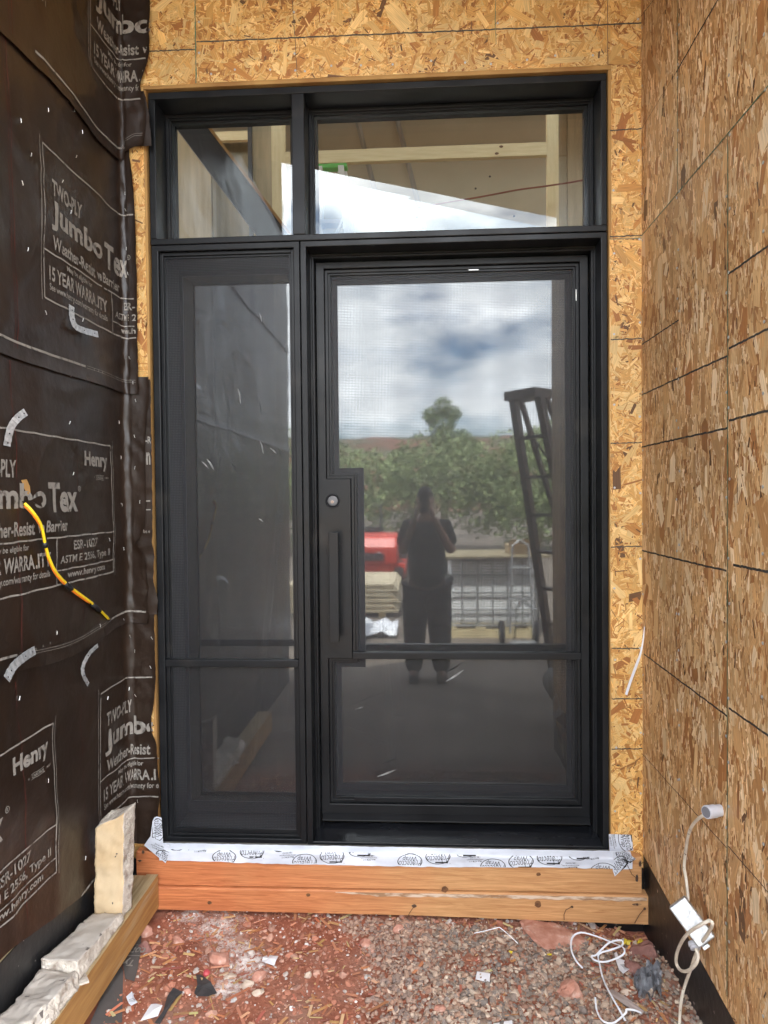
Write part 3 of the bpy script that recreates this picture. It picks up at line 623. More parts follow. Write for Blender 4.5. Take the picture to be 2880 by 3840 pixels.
# entry door: fixed frame + leaf
DR = thing('entry_door', 'black steel entry door with long bar handle and dark screened glass', 'door', (.13, 0, .27))
FO = rect(-.4705, X1, .2655, 2.6765); FI = rect(-.4465, .7015, .2755, 2.6535)
m_ = MB(); ring(m_, FO, FI, 0, .09); m_.build('frame', M['metal'], DR, bevel=.0028)
FI2 = inset(FI, .0075); FI2[0] = (FI2[0][0], .2755); FI2[1] = (FI2[1][0], .2755); FI3 = inset(FI, .0155); FI3[0] = (FI3[0][0], .2755); FI3[1] = (FI3[1][0], .2755)
def ustop(mb_, A, B, y0, y1):                # jambs and head only
    mb_.box(A[0][0], B[0][0], y0, y1, .28, B[2][1]); mb_.box(B[1][0], A[1][0], y0, y1, .28, B[2][1]); mb_.box(A[0][0], A[1][0], y0, y1, B[2][1], A[2][1])
m_ = MB(); ustop(m_, FI, FI2, .083, .26); m_.build('door_stop', M['metal'], DR, bevel=.0012)
m_ = MB(); ustop(m_, FI2, FI3, .089, .26); m_.build('door_stop', M['metal'], DR, bevel=.0012)
YD = .127
P0 = [(-.394, .375), (.650, .375), (.650, 2.608), (-.394, 2.608), (-.394, 1.7385), (-.2925, 1.7385), (-.2925, .9875), (-.394, .9875)]
OU = [(-.429, .324), (.683, .324), (.683, 2.6345), (-.429, 2.6345)]
lf = MB()
lf.box(-.429, -.394, YD, YD+.045, .324, 2.6345); lf.box(.650, .683, YD, YD+.045, .324, 2.6345); lf.box(-.394, .650, YD, YD+.045, 2.608, 2.6345); lf.box(-.394, .650, YD, YD+.045, .324, .375)
lf.box(-.394, -.2925, YD, YD+.045, .9875, 1.7385)
bm = bmesh.new(); me0 = lf.mesh('leaf'); bm.from_mesh(me0); bmesh.ops.remove_doubles(bm, verts=bm.verts, dist=1e-5); bm.free()
# build the leaf as one plate with the notched opening
def plate_with_hole(outer, hole, y0, y1):
    bm = bmesh.new(); ed = []
    for loop in (outer, hole):
        vv = [bm.verts.new((a, y0, b)) for a, b in loop]; ed += [bm.edges.new((vv[i], vv[(i+1) % len(vv)])) for i in range(len(vv))]
    r = bmesh.ops.triangle_fill(bm, edges=ed, use_beauty=True); bmesh.ops.dissolve_limit(bm, angle_limit=.01, verts=bm.verts, edges=bm.edges)
    ex = bmesh.ops.extrude_face_region(bm, geom=bm.faces[:]); bmesh.ops.translate(bm, vec=(0, y1-y0, 0), verts=[g for g in ex['geom'] if isinstance(g, bmesh.types.BMVert)])
    bmesh.ops.recalc_face_normals(bm, faces=bm.faces); me = bpy.data.meshes.new('leaf'); bm.to_mesh(me); bm.free(); return me
bpy.data.meshes.remove(me0)
link('door_leaf', plate_with_hole(OU, P0, YD, YD+.045), M['metal'], DR, bevel=.0028)
m_ = MB(); m_.box(-.2925, .650, YD+.0006, YD+.03, .985, 1.0135); m_.build('middle_rail', M['metal'], DR, bevel=.0022)
P1 = inset(P0, .0135); P2 = inset(P1, .0085); Pa = inset(P0, .0002)
m_ = MB(); ring(m_, Pa, P1, YD+.016, YD+.045); m_.build('glazing_stop', M['metal'], DR, bevel=.0018)
m_ = MB(); ring(m_, inset(P1, .0002), P2, YD+.022, YD+.040); sf = m_.build('screen_frame', M['metal'], DR, bevel=.001)
m_ = MB(); m_.box(-.2925, .635, YD+.012, YD+.03, 0.379, .400); m_.build('bottom_bead', M['metal'], DR, bevel=.002)
P3 = inset(P2, -.0002)
m_ = MB(); m_.add([(a, YD+.031, b) for a, b in P3], [tuple(range(8))]); m_.build('screen_mesh', M['screen'], sf)
G = [(-.350, .424), (.609, .424), (.609, 2.568), (-.350, 2.568), (-.350, 1.7875), (-.2455, 1.7875), (-.2455, .931), (-.350, .931)]
m_ = MB(); ring(m_, inset(P2, -.0003), inset(P2, .0006), YD+.041, .235); ring(m_, inset(P2, .0006), G, .214, .226); m_.build('inner_frame', M['spacer'], DR)
m_ = MB(); m_.add([(a, .221, b) for a, b in ((-.368, .40), (.628, .40), (.628, 2.58), (-.368, 2.58))], [(0, 1, 2, 3)]); m_.build('glass_pane', M['glass_dim'], DR)
m_ = MB(); m_.box(-.372, -.255, .2215, .23, .95, 1.77); m_.build('lock_box', M['spacer'], DR)
# sweep and sill
m_ = MB(); m_.prism([(YD-.0005, .337), (YD-.028, .3185), (YD-.028, .315), (YD-.0005, .315)], lambda a, b, k: ((-.424, .6785)[k], a, b)); m_.build('drip_sweep', M['metal'], DR, bevel=.0015)
m_ = MB(); m_.prism([(.002, .2765), (.12, .300), (.25, .306), (.25, .268), (.002, .268)], lambda a, b, k: ((-.446, .701)[k], a, b)); m_.build('door_sill', M['metal_gloss'], DR, bevel=.002)
# lock and pull handle
LK = MB(); LK.lathe([(.0305, 0), (.0305, .0045), (.028, .006), (.0265, .006), (.0225, .001)], (-.368, YD, 1.6475), (0, -1, 0), 32); lk = LK.build('lock', M['spacer'], DR, smooth=False)
LK = MB(); LK.lathe([(.0205, 0), (.0205, .0035), (.0165, .0045), (.0160, .0035), (.0150, .0035), (.0148, .0048), (.010, .0050)], (-.368, YD-.001, 1.6475), (0, -1, 0), 32); LK.build('cylinder', mat('satin_nickel', (.13, .13, .135), .5, .4), lk)
LK = MB(); LK.lathe([(.0062, 0), (.0062, .0016), (.005, .0018)], (-.3695, YD-.0058, 1.6435), (0, -1, 0), 20); LK.build('keyway', mat('worn_brass', (.32, .24, .2), .3, .9), lk)
LK = MB(); LK.box(-.3704, -.3686, YD-.0078, YD-.006, 1.639, 1.6475); LK.build('key_slot', M['spacer'], lk)
HD = MB(); HD.box(-.3765, -.3385, .050, .066, 1.073, 1.519); hd = HD.build('pull_handle', M['metal'], DR, bevel=.0016)
for zc in (1.447, 1.143):
    pl = [(-.034, -.019), (-.034, .019), (.012, .033), (.016, .033), (.0175, .027), (.022, .021), (.030, .019), (.0305, -.019), (.022, -.021), (.0175, -.027), (.016, -.033), (.012, -.033)]
    q = MB(); q.prism([(-.362+a, zc+b) for a, b in pl], lambda a, b, k: (a, YD-.004 if k == 0 else YD, b)); q.build('mounting_plate', M['metal'], hd, bevel=.0008)
    q = MB(); q.box(-.366, -.349, .064, YD-.003, zc-.012, zc+.012); q.build('standoff', M['metal'], hd, bevel=.001)
# dried smears on the panes
M['smear'] = m_ink('dried_smear', (.26, .26, .25), (.10, .10, .10), .35, .6, 60)
def smear(x1, y1, x2, y2, w_, par):
    a = on(x1, y1, 1, .026 if par is SW else YD+.0295); b = on(x2, y2, 1, .026 if par is SW else YD+.0295); y = a[1]; V = []; d_ = Vector((b[0]-a[0], b[2]-a[2])); nn = Vector((-d_.y, d_.x)).normalized()
    for i in range(9):
        f = i/8; ww = w_*math.sin(math.pi*(.08+.9*f))*.5; c_ = (a[0]+d_.x*f+.002*math.sin(f*5), a[2]+d_.y*f); V += [(c_[0]-nn.x*ww, y, c_[1]-nn.y*ww), (c_[0]+nn.x*ww, y, c_[1]+nn.y*ww)]
    m2 = MB(); m2.add(V, [(2*i, 2*i+1, 2*i+3, 2*i+2) for i in range(8)]); m2.build('dust_smear', M['smear'], par)
for q in ((892, 1458, 905, 1516, .0045), (776, 1722, 806, 1764, .007), (755, 1730, 785, 1758, .004), (972, 1176, 984, 1208, .003), (975, 1655, 990, 1702, .004), (1012, 1680, 1040, 1702, .004), (970, 1945, 990, 1958, .004)): smear(*q, SW)
for q in ((1415, 2912, 1488, 2886, .007), (1672, 2555, 1742, 2512, .008), (1330, 2660, 1366, 2650, .003)): smear(*q, DR)
# pale slivers painted for the light in small gaps of the screen bead
m_ = MB(); m_.box(.203, .243, YD+.0145, YD+.016, 2.5895, 2.5925); m_.build('bright_gap_sliver', M['staple'], DR)
m_ = MB(); m_.box(.6365, .6395, YD+.0145, YD+.016, 2.455, 2.500); m_.build('bright_gap_sliver', M['staple'], DR)
# ------------------------------------------------------------------ step boards under the door
def board_mat():
    m = mat('stained_board', (.5, .28, .13), .62); t, b = NT(m); N = t.nodes.new; K = t.links.new
    tcn = N('ShaderNodeTexCoord'); mpn = N('ShaderNodeMapping'); mpn.inputs['Scale'].default_value = (1.2, 14, 22); K(tcn.outputs['Object'], mpn.inputs[0])
    no = N('ShaderNodeTexNoise'); no.inputs['Scale'].default_value = 3.0; no.inputs['Detail'].default_value = 12; no.inputs['Roughness'].default_value = .68; no.inputs['Distortion'].default_value = 1.6; K(mpn.outputs[0], no.inputs['Vector'])
    rp = N('ShaderNodeValToRGB'); e = rp.color_ramp.elements; e[0].position = .33; e[0].color = (.38, .175, .065, 1); e[1].position = .66; e[1].color = (.60, .33, .145, 1); K(no.outputs['Fac'], rp.inputs[0])
    sp = N('ShaderNodeSeparateXYZ'); K(tcn.outputs['Object'], sp.inputs[0]); n2_ = N('ShaderNodeTexNoise'); n2_.inputs['Scale'].default_value = 3.5; n2_.inputs['Detail'].default_value = 8; K(tcn.outputs['Object'], n2_.inputs['Vector'])
    ma = N('ShaderNodeMath'); ma.operation = 'MULTIPLY_ADD'; ma.inputs[1].default_value = .9; K(n2_.outputs['Fac'], ma.inputs[0]); K(sp.outputs['X'], ma.inputs[2])
    mr = N('ShaderNodeMapRange'); mr.inputs[1].default_value = .55; mr.inputs[2].default_value = -.25; mr.inputs[3].default_value = 0; mr.inputs[4].default_value = 1.0; K(ma.outputs[0], mr.inputs[0])
    mm = N('ShaderNodeMixRGB'); K(mr.outputs[0], mm.inputs[0]); K(rp.outputs[0], mm.inputs[1])
    r2 = N('ShaderNodeValToRGB'); e = r2.color_ramp.elements; e[0].position = .33; e[0].color = (.33, .09, .030, 1); e[1].position = .66; e[1].color = (.60, .215, .08, 1); K(no.outputs['Fac'], r2.inputs[0]); K(r2.outputs[0], mm.inputs[2])
    K(mm.outputs[0], b.inputs['Base Color'])
    bp = N('ShaderNodeBump'); bp.inputs['Strength'].default_value = .35; bp.inputs['Distance'].default_value = .003; K(no.outputs['Fac'], bp.inputs['Height']); K(bp.outputs[0], b.inputs['Normal'])
    return m
M['board'] = board_mat()
M['bark'] = noisy('peeled_bark_edge', (.30, .17, .09), (.60, .47, .36), scale=30, rough=.8, stretch=(.5, 1, 2), lo=.42, hi=.58)
M['knot'] = noisy('wood_knot', (.085, .035, .015), (.20, .09, .035), scale=60, rough=.6)
M['rust'] = m_ink('rust_stain', (.05, .035, .03), (.38, .21, .10), .35, .6, 50)
M['wire'] = mat('rusty_wire', (.10, .055, .035), .7, .3)
def plank(name, label, x0, x1, y0, y1, zb, zt, seed):
    t = thing(name, label, 'board', ((x0+x1)/2, y0, zb(0)), 'step boards below the door'); n = 70; V = []; F_ = []
    for i in range(n+1):
        x = x0+(x1-x0)*i/n; j = .0012*noise.noise(Vector((x*9, seed, 0)))
        V += [(x, y0+j, zb(x)+.0015*noise.noise(Vector((x*14, seed, 5)))), (x, y0+j, zt(x)-.005), (x, y0+j+.005, zt(x)), (x, y1, zt(x)), (x, y1, zb(x))]
    for i in range(n):
        for k in range(5): F_.append((i*5+k, i*5+(k+1) % 5, (i+1)*5+(k+1) % 5, (i+1)*5+k))
    F_ += [(0, 1, 2, 3, 4), tuple(n*5+k for k in (4, 3, 2, 1, 0))]
    mb_ = MB(); mb_.add(V, F_); mb_.build('plank', M['board'], t); return t
B1 = plank('step_board', 'upper reddish board under the door, partly covered by white tape', -1.155, .836, -.047, -.0125, lambda x: .116+.007*(x+1)/2, lambda x: .262-.014*max(0, min(1, (-x-.95)/.15))**2, 1)
B2 = plank('step_board', 'lower reddish board lying just above the red dirt', -1.155, .862, -.062, -.014, lambda x: .024-.018*max(0, x)+.0*x, lambda x: .113+.007*(x+1)/2, 2)
def disc(parent, x, y, z, rx, rz, m, name, seed=0):
    r2 = random.Random(seed); n = 14; m_ = MB(); m_.add([(x+rx*math.cos(6.283*i/n)*r2.uniform(.8, 1.15), y, z+rz*math.sin(6.283*i/n)*r2.uniform(.8, 1.15)) for i in range(n)], [tuple(range(n))]); return m_.build(name, m, parent)
for x, y in ((1667, 3335), (2017, 3391)): p = on(x, y, 1, -.064); disc(B2, p[0], -.0645, p[2], .0135, .013, M['knot'], 'knot', int(x))
for x, y, b in ((1156, 3356, 0), (786, 3385, 0), (2022, 3286, 1)):
    p = on(x, y, 1, -.064); disc(B1 if b else B2, p[0], -.0505 if b else -.0645, p[2], .009, .007, M['knot'], 'knot', int(x))
n = 90; V = []                                # pale peeled strip along the top of the lower board
for i in range(n+1):
    x = -.35+1.2*i/n; w_ = .012+.012*abs(noise.noise(Vector((x*9, 2, 2))))+.006*noise.noise(Vector((x*30, 1, 1))); w_ *= min(1, (x+.35)/.2+.15)
    zt = .113+.007*(x+1)/2-.004; V += [(x, -.0642, zt), (x, -.0642, zt-w_)]
m_ = MB(); m_.add(V, [(2*i, 2*i+1, 2*i+3, 2*i+2) for i in range(n)]); m_.build('peeled_bark', M['bark'], B2)
def stain(parent, px, py, y, w, h, wire=None):
    p = on(px, py, 1, y); disc(parent, p[0], y-.0012, p[2], w, h, M['rust'], 'rust_stain', px); m_ = MB(); m_.lathe([(.005, 0), (.0045, .002)], (p[0], y-.001, p[2]), (0, -1, 0), 8); m_.build('nail_head', M['wire'], parent)
    if wire: m_ = MB(); m_.tube([tuple(on(a, b, 1, y-.012)) for a, b in wire], .0012, 5); m_.build('bent_wire', M['wire'], parent)
stain(B1, 2388, 3293, -.050, .006, .016, [(2353, 3245), (2370, 3280), (2388, 3293)]); stain(B1, 2400, 3238, -.050, .006, .014, [(2400, 3238), (2427, 3232)])
stain(B2, 2389, 3391, -.0645, .018, .005); stain(B2, 2417, 3407, -.0645, .004, .006, [(2417, 3407), (2398, 3430), (2380, 3462)])
stain(B2, 2145, 3400, -.0645, .006, .004, [(2145, 3400), (2122, 3412), (2115, 3430), (2116, 3450)]); stain(B2, 1554, 3397, -.0645, .010, .007, [(1554, 3397), (1535, 3425), (1525, 3450)])
stain(B1, 537, 3195, -.050, .006, .008); stain(B1, 525, 3227, -.050, .010, .003)
# ------------------------------------------------------------------ white flashing tape
M['tape'] = noisy('white_flashing', (.52, .55, .62), (.72, .76, .84), scale=9, rough=.28, stretch=(.6, 1, 2), bump=.5, bscale=12, bdist=.006, spec=.5)
TP = thing('flashing_tape', 'white flashing tape with black logos folded under the door sill', 'tape', (-.15, -.05, .2))
def tape_surf(x, z):
    d = .0065+.0035*noise.noise(Vector((x*14, z*20, 2)))+.0030*noise.noise(Vector((x*45, z*30, 6)))
    f = max(0, min(1, (z-.2605)/.012)); return (x, -.0475-d+f*.028, z)
def tgrid(xs, zb, zt, ny=10):
    V = []; n = len(xs)
    for j in range(ny+1):
        for x in xs: V.append(tape_surf(x, zb(x)+(zt(x)-zb(x))*j/ny))
    me = bpy.data.meshes.new('tape_strip'); me.from_pydata(V, [], [(j*n+i, j*n+i+1, (j+1)*n+i+1, (j+1)*n+i) for j in range(ny) for i in range(n-1)]); me.update(); return me
tb = lambda x: .2175+.004*math.sin(x*3.3)-.006*math.exp(-((x-.1)/.4)**2)+.0012*noise.noise(Vector((x*20, 0, 0)))
link('tape_strip', tgrid(list(np.linspace(-1.058, .800, 180)), tb, lambda x: .274), M['tape'], TP, smooth=True)
def corner(poly, y, rot, name='corner_patch'):
    m_ = MB(); V = [(p[0], y-.0012*((i*7) % 3), p[2]) for i, p in enumerate([on(a, b, 1, y) for a, b in poly])]; n = len(V)
    m_.add(V+[(a, b+.0008, c) for a, b, c in V], [tuple(range(n)), tuple(range(2*n-1, n-1, -1))]+[(i, i+n, (i+1) % n+n, (i+1) % n) for i in range(n)]); return m_.build(name, M['tape'], TP)
LC = [(588, 3062), (606, 3066), (612, 3160), (638, 3168), (636, 3192), (622, 3236), (540, 3170), (565, 3135), (573, 3078), (579, 3066)]
corner(LC[:], -.052, 0)
RC2 = [(2283, 3128), (2369, 3130), (2374, 3188), (2300, 3196), (2286, 3192)]; corner(RC2, -.016, 0)
RC3 = [(2300, 3196), (2346, 3193), (2384, 3220), (2350, 3245), (2305, 3286), (2297, 3262)]; corner(RC3, -.0535, 0)
def logo(fl, x, z, rot, s=1.0):
    c, sn = math.cos(rot), math.sin(rot)
    def T(t, dx, dz, w, h, b): fl.text(t, x+(dx*c-dz*sn)*s, z+(dx*sn+dz*c)*s, w*s, h*s, b, .25, rot, cx=1)
    fl.ellipse(x, z, .049*s, .030*s, .0020*s, rot)
    T('Protecto', 0, .0085, .088, .026, -.010); T('Wrap', .0, -.0135, .054, .023, -.003)
    def Pp(dx, dz): return (x+(dx*c-dz*sn)*s, z+(dx*sn+dz*c)*s)
    fl.line([Pp(-.038, .0245), Pp(.012, .0225)], .0052*s); fl.line([Pp(-.016, .027), Pp(-.014, .002)], .002*s); fl.line([Pp(-.046, .030), Pp(-.0445, .0285)], .002)
def small(fl, x, z, rot):
    c, sn = math.cos(rot), math.sin(rot)
    for i, (t, w) in enumerate((('Meets ASTM 2112', .048), ('www.protectowrap.com', .064), ('1-800-759-9727', .040))):
        dz = -i*.0085; fl.text(t, x-dz*sn, z+dz*c, w, .0062, .004, 0, rot, cx=1)
cut = [((0, .2185), (0, -1)), ((0, .2625), (0, 1)), ((.795, 0), (1, 0)), ((-1.052, 0), (-1, 0))]
fl = Flat(); rt = math.pi+.06
for x, y, kind in [(665, 3160, 0), (752, 3190, 1), (842, 3212, 0), (946, 3190, 0), (1045, 3165, 0), (1080, 3212, 1), (1143, 3228, 0), (1246, 3208, 0), (1350, 3184, 0), (1385, 3222, 1), (1460, 3168, 0), (1537, 3228, 0), (1642, 3210, 0), (1746, 3184, 0), (1782, 3228, 1), (1839, 3168, 0), (1930, 3196, 1), (1848, 3246, 0), (1953, 3228, 0), (2060, 3214, 0), (2140, 3250, 1), (2171, 3194, 0), (2222, 3218, 1), (2260, 3262, 0), (905, 3160, 1), (1215, 3160, 1), (1540, 3164, 1)]:
    p = on(x, y, 1, -.05)
    (logo if kind == 0 else small)(fl, p[0], p[2], rt)
v, f = fl.cut(.03, cut); me = bpy.data.meshes.new('printed_logo'); me.from_pydata([(lambda q: (q[0], q[1]-.0016, q[2]))(tape_surf(a, b)) for a, b in v], [], f); link('printed_logo', me, M['black'], TP)
def polyclip(pxs, y):
    P_ = [on(a, b, 1, y) for a, b in pxs]; P_ = [(p[0], p[2]) for p in P_]; c = (sum(p[0] for p in P_)/len(P_), sum(p[1] for p in P_)/len(P_)); o = []
    for i in range(len(P_)):
        a, b = P_[i], P_[(i+1) % len(P_)]; nx_, nz_ = b[1]-a[1], -(b[0]-a[0])
        if (c[0]-a[0])*nx_+(c[1]-a[1])*nz_ > 0: nx_, nz_ = -nx_, -nz_
        o.append((a, (nx_, nz_)))
    return o
fl = Flat(); p = on(592, 3110, 1, -.053); logo(fl, p[0], p[2], R(90), .95); fl.build('printed_logo', M['black'], lambda a, b: (a, -.0562, b), TP, 0, polyclip([(588, 3066), (606, 3070), (612, 3160), (570, 3140), (574, 3080)], -.0562))
fl = Flat(); p = on(600, 3195, 1, -.053); small(fl, p[0]-.008, p[2]+.012, R(158)); logo(fl, p[0]+.024, p[2]-.022, R(152), .9); fl.build('printed_logo', M['black'], lambda a, b: (a, -.0562, b), TP, 0, polyclip([(612, 3160), (636, 3168), (634, 3192), (622, 3233), (545, 3170), (566, 3140)], -.0562))
fl = Flat(); p = on(2345, 3155, 1, -.018); logo(fl, p[0]+.002, p[2]+.008, R(-80), 1.0); small(fl, p[0]-.040, p[2]+.004, R(-80)); fl.build('printed_logo', M['black'], lambda a, b: (a, -.0202, b), TP, 0, polyclip(RC2, -.0202))
fl = Flat(); p = on(2325, 3230, 1, -.054); logo(fl, p[0]-.010, p[2]-.018, R(-125), .95); logo(fl, p[0]+.020, p[2]+.026, R(160), .8); fl.build('printed_logo', M['black'], lambda a, b: (a, -.0577, b), TP, 0, polyclip([(2300, 3196), (2346, 3193), (2384, 3220), (2305, 3286)], -.0577))

# ------------------------------------------------------------------ timber and stone slabs along the left wall
def rough_hexa(P8, nseg, amp, freq, seed, fine=.35, taper=None):
    nx_, ny_, nz_ = nseg; bm = bmesh.new(); idx = {}; P = [np.array(p, float) for p in P8]
    def vert(i, j, k):
        if (i, j, k) in idx: return idx[(i, j, k)]
        u, v, w_ = i/nx_, j/ny_, k/nz_
        p = ((P[0]*(1-u)+P[1]*u)*(1-v)+(P[2]*(1-u)+P[3]*u)*v)*(1-w_)+((P[4]*(1-u)+P[5]*u)*(1-v)+(P[6]*(1-u)+P[7]*u)*v)*w_
        q = Vector(p)*freq; d = Vector([noise.noise(q+Vector((seed, 9*a, 3*a))) for a in range(3)])*amp + Vector([noise.noise(q*3.7+Vector((seed, 5*a, a))) for a in range(3)])*amp*fine
        idx[(i, j, k)] = bm.verts.new(Vector(p)+d); return idx[(i, j, k)]
    for i in range(nx_):
        for j in range(ny_):
            bm.faces.new([vert(i, j, 0), vert(i, j+1, 0), vert(i+1, j+1, 0), vert(i+1, j, 0)]); bm.faces.new([vert(i, j, nz_), vert(i+1, j, nz_), vert(i+1, j+1, nz_), vert(i, j+1, nz_)])
    for i in range(nx_):
        for k in range(nz_):
            bm.faces.new([vert(i, 0, k), vert(i+1, 0, k), vert(i+1, 0, k+1), vert(i, 0, k+1)]); bm.faces.new([vert(i, ny_, k), vert(i, ny_, k+1), vert(i+1, ny_, k+1), vert(i+1, ny_, k)])
    for j in range(ny_):
        for k in range(nz_):
            bm.faces.new([vert(0, j, k), vert(0, j, k+1), vert(0, j+1, k+1), vert(0, j+1, k)]); bm.faces.new([vert(nx_, j, k), vert(nx_, j+1, k), vert(nx_, j+1, k+1), vert(nx_, j, k+1)])
    bmesh.ops.recalc_face_normals(bm, faces=bm.faces); me = bpy.data.meshes.new('stone'); bm.to_mesh(me); bm.free(); return me
def p8(x0, x1, y0, y1, z0, z1): return [(x, y, z) for z in (z0, z1) for y in (y0, y1) for x in (x0, x1)]
M['timber'] = noisy('weathered_timber', (.30, .15, .045), (.42, .23, .075), scale=6, rough=.7, stretch=(6, .8, 9), bump=.3, bscale=12, bdist=.002, c3=(.42, .33, .20), scale3=4, lo3=.58, hi3=.75)
M['timber_top'] = noisy('weathered_timber_top', (.27, .19, .095), (.42, .31, .17), scale=7, rough=.8, stretch=(14, .8, 9), bump=.5, bscale=12, bdist=.002)
t = thing('timber_beam', 'long brown square timber lying on the ground along the left wall', 'timber', (-1.11, -.8, .04))
mb = MB(); mb.add(p8(-1.107, -1.060, -1.6, -.066, .036, .168), [(0, 2, 3, 1), (0, 1, 5, 4), (2, 6, 7, 3), (0, 4, 6, 2), (1, 3, 7, 5)], 0); mb.add([(-1.107, -1.6, .168), (-1.06, -1.6, .168), (-1.06, -.066, .168), (-1.107, -.066, .168)], [(0, 1, 2, 3)], 1); mb.build('timber', [M['timber'], M['timber_top']], t)
mb = MB(); mb.add(p8(-1.160, -1.110, -1.6, -.070, .036, .165), [(0, 2, 3, 1), (0, 1, 5, 4), (2, 6, 7, 3), (0, 4, 6, 2), (1, 3, 7, 5)], 0); mb.add([(-1.160, -1.6, .165), (-1.11, -1.6, .165), (-1.11, -.070, .165), (-1.160, -.070, .165)], [(0, 1, 2, 3)], 1); mb.build('timber', [M['timber'], M['timber_top']], t)
M['stone'] = noisy('cream_limestone', (.50, .44, .37), (.68, .62, .54), scale=9, rough=.9, bump=1.0, bscale=85, bdist=.009, detail=10, c3=(.33, .27, .22), scale3=28, lo3=.50, hi3=.68)
M['stone_tan'] = noisy('tan_limestone_face', (.50, .35, .19), (.60, .46, .29), scale=7, rough=.85, bump=.25, bscale=50, bdist=.002, detail=9, c3=(.07, .06, .055), scale3=34, lo3=.665, hi3=.69)
M['stone_grey'] = noisy('grey_limestone_face', (.38, .335, .29), (.50, .455, .405), scale=11, rough=.88, bump=.5, bscale=60, bdist=.003, detail=10, c3=(.12, .10, .09), scale3=26, lo3=.655, hi3=.69)
def facemat(me, test, k):
    for p in me.polygons:
        if test(p.normal, p.center): p.material_index = k
st = thing('stone_slab', 'tan limestone slab standing upright against the papered wall', 'stone', (-1.13, -.3, .17))
P = [(-1.181, -.352, .168), (-1.078, -.352, .168), (-1.180, -.290, .168), (-1.068, -.288, .168), (-1.170, -.352, .492), (-1.066, -.352, .545), (-1.150, -.275, .520), (-1.060, -.265, .545)]
me = rough_hexa(P, (14, 12, 34), .005, 24, 3, .5); facemat(me, lambda n, c: n.y < -.6, 1); link('slab', me, [M['stone'], M['stone_tan']], st, smooth=True)
st = thing('stone_slab', 'cream limestone slab lying at the foot of the upright slab', 'stone', (-1.13, -.5, .17))
P = [(-1.193, -.668, .169), (-1.072, -.668, .169), (-1.19, -.362, .169), (-1.066, -.362, .169), (-1.193, -.668, .232), (-1.078, -.665, .229), (-1.182, -.362, .190), (-1.078, -.358, .192)]
me = rough_hexa(P, (14, 34, 8), .006, 22, 13, .5); facemat(me, lambda n, c: n.z > .6, 1); link('slab', me, [M['stone'], M['stone_grey']], st, smooth=True)
st = thing('stone_slab', 'ridged cream limestone slab lying nearest the camera on the timber', 'stone', (-1.13, -.85, .17))
P = [(-1.196, -.96, .169), (-1.07, -.96, .169), (-1.193, -.676, .169), (-1.058, -.676, .169), (-1.190, -.95, .222), (-1.084, -.90, .222), (-1.184, -.676, .208), (-1.078, -.676, .206)]
me = rough_hexa(P, (14, 30, 8), .010, 17, 23, .6); facemat(me, lambda n, c: n.z > .6, 1); link('slab', me, [M['stone'], M['stone_grey']], st, smooth=True)
mb = MB(); a = [tuple(on(x, y, 2, .172)) for x, y in ((291, 3672), (322, 3650), (334, 3678), (300, 3690), (288, 3697))]; mb.add(a+[(x, y, z-.006) for x, y, z in a], [(0, 1, 2, 3, 4), (9, 8, 7, 6, 5)]+[(i, i+5, (i+1) % 5+5, (i+1) % 5) for i in range(5)])
tag(mb.build('stone_chip', M['stone']), 'thin pale limestone chip resting on the timber below the slabs', 'stone')

# ------------------------------------------------------------------ metal ties on the paper
def ribbon(pts, w, th, nrm, sides, m_=None, corr=.0009, pitch=.006):
    # pts: (point Vector, width direction Vector, normal Vector)
    m_ = m_ or MB(); n = len(pts); V = []
    for i, (p, wd, nn) in enumerate(pts):
        c = corr*math.sin(i*pitch*1000/3.0) if corr else 0
        for s_, q in ((-1, 0), (1, 0), (1, 1), (-1, 1)): V.append(p+wd*(w/2)*s_+nn*(c+th*(0 if q else 1)))
    F_ = [(i*4+k, i*4+(k+1) % 4, (i+1)*4+(k+1) % 4, (i+1)*4+k) for i in range(n-1) for k in range(4)]+[(3, 2, 1, 0), tuple((n-1)*4+k for k in range(4))]
    return m_.add(V, F_)
def smoothpts(P, n=24):
    P = [Vector(p) for p in P]; o = []
    for s in range(n+1):
        t_ = s/n*(len(P)-1); i = min(int(t_), len(P)-2); f = t_-i; a = P[max(i-1, 0)]; b = P[i]; c = P[i+1]; d = P[min(i+2, len(P)-1)]
        o.append(.5*((2*b)+(c-a)*f+(2*a-5*b+4*c-d)*f*f+(3*b-a-3*c+d)*f*f*f))
    return o
def wall_tie(label, pxs, outs, w=.022):
    # centre line given on the wall plane, outs = stand-off at each point
    P = [on(x, y, 0, XL+o) for (x, y), o in zip(pxs, outs)]; c = smoothpts(P, 26)
    t = thing('wall_tie', label, 'wall tie', tuple(c[0]), 'galvanized ties nailed to the left wall'); pts = []
    for i in range(len(c)):
        tg = (c[min(i+1, len(c)-1)]-c[max(i-1, 0)]).normalized(); nn = Vector((1, -.35, .1)).normalized(); nn = (nn-tg*nn.dot(tg)).normalized(); wd = tg.cross(nn); pts.append((c[i], wd, nn))
    ribbon(pts, w, .0012, None, None).build('strap', M['galv'], t)
    for k in (3, 8, 20, 24):
        p, wd, nn = pts[k]; m_ = MB(); m_.lathe([(.0024, 0), (.0022, .0004)], p+nn*.0026, nn, 8); m_.build('hole', M['spacer'], t)
wall_tie('bent galvanized tie curling to the right below the 15 YEAR lettering', [(268, 1147), (270, 1190), (282, 1222), (310, 1238), (366, 1254)], [.022, .03, .04, .045, .05])
wall_tie('bent galvanized tie above the Henry lettering near the left edge', [(96, 1545), (66, 1568), (40, 1605), (25, 1672)], [.045, .04, .03, .02])
wall_tie('wide galvanized tie hanging over the seam at the lower left', [(131, 2438), (90, 2464), (50, 2500), (24, 2548)], [.03, .035, .04, .045], .026)
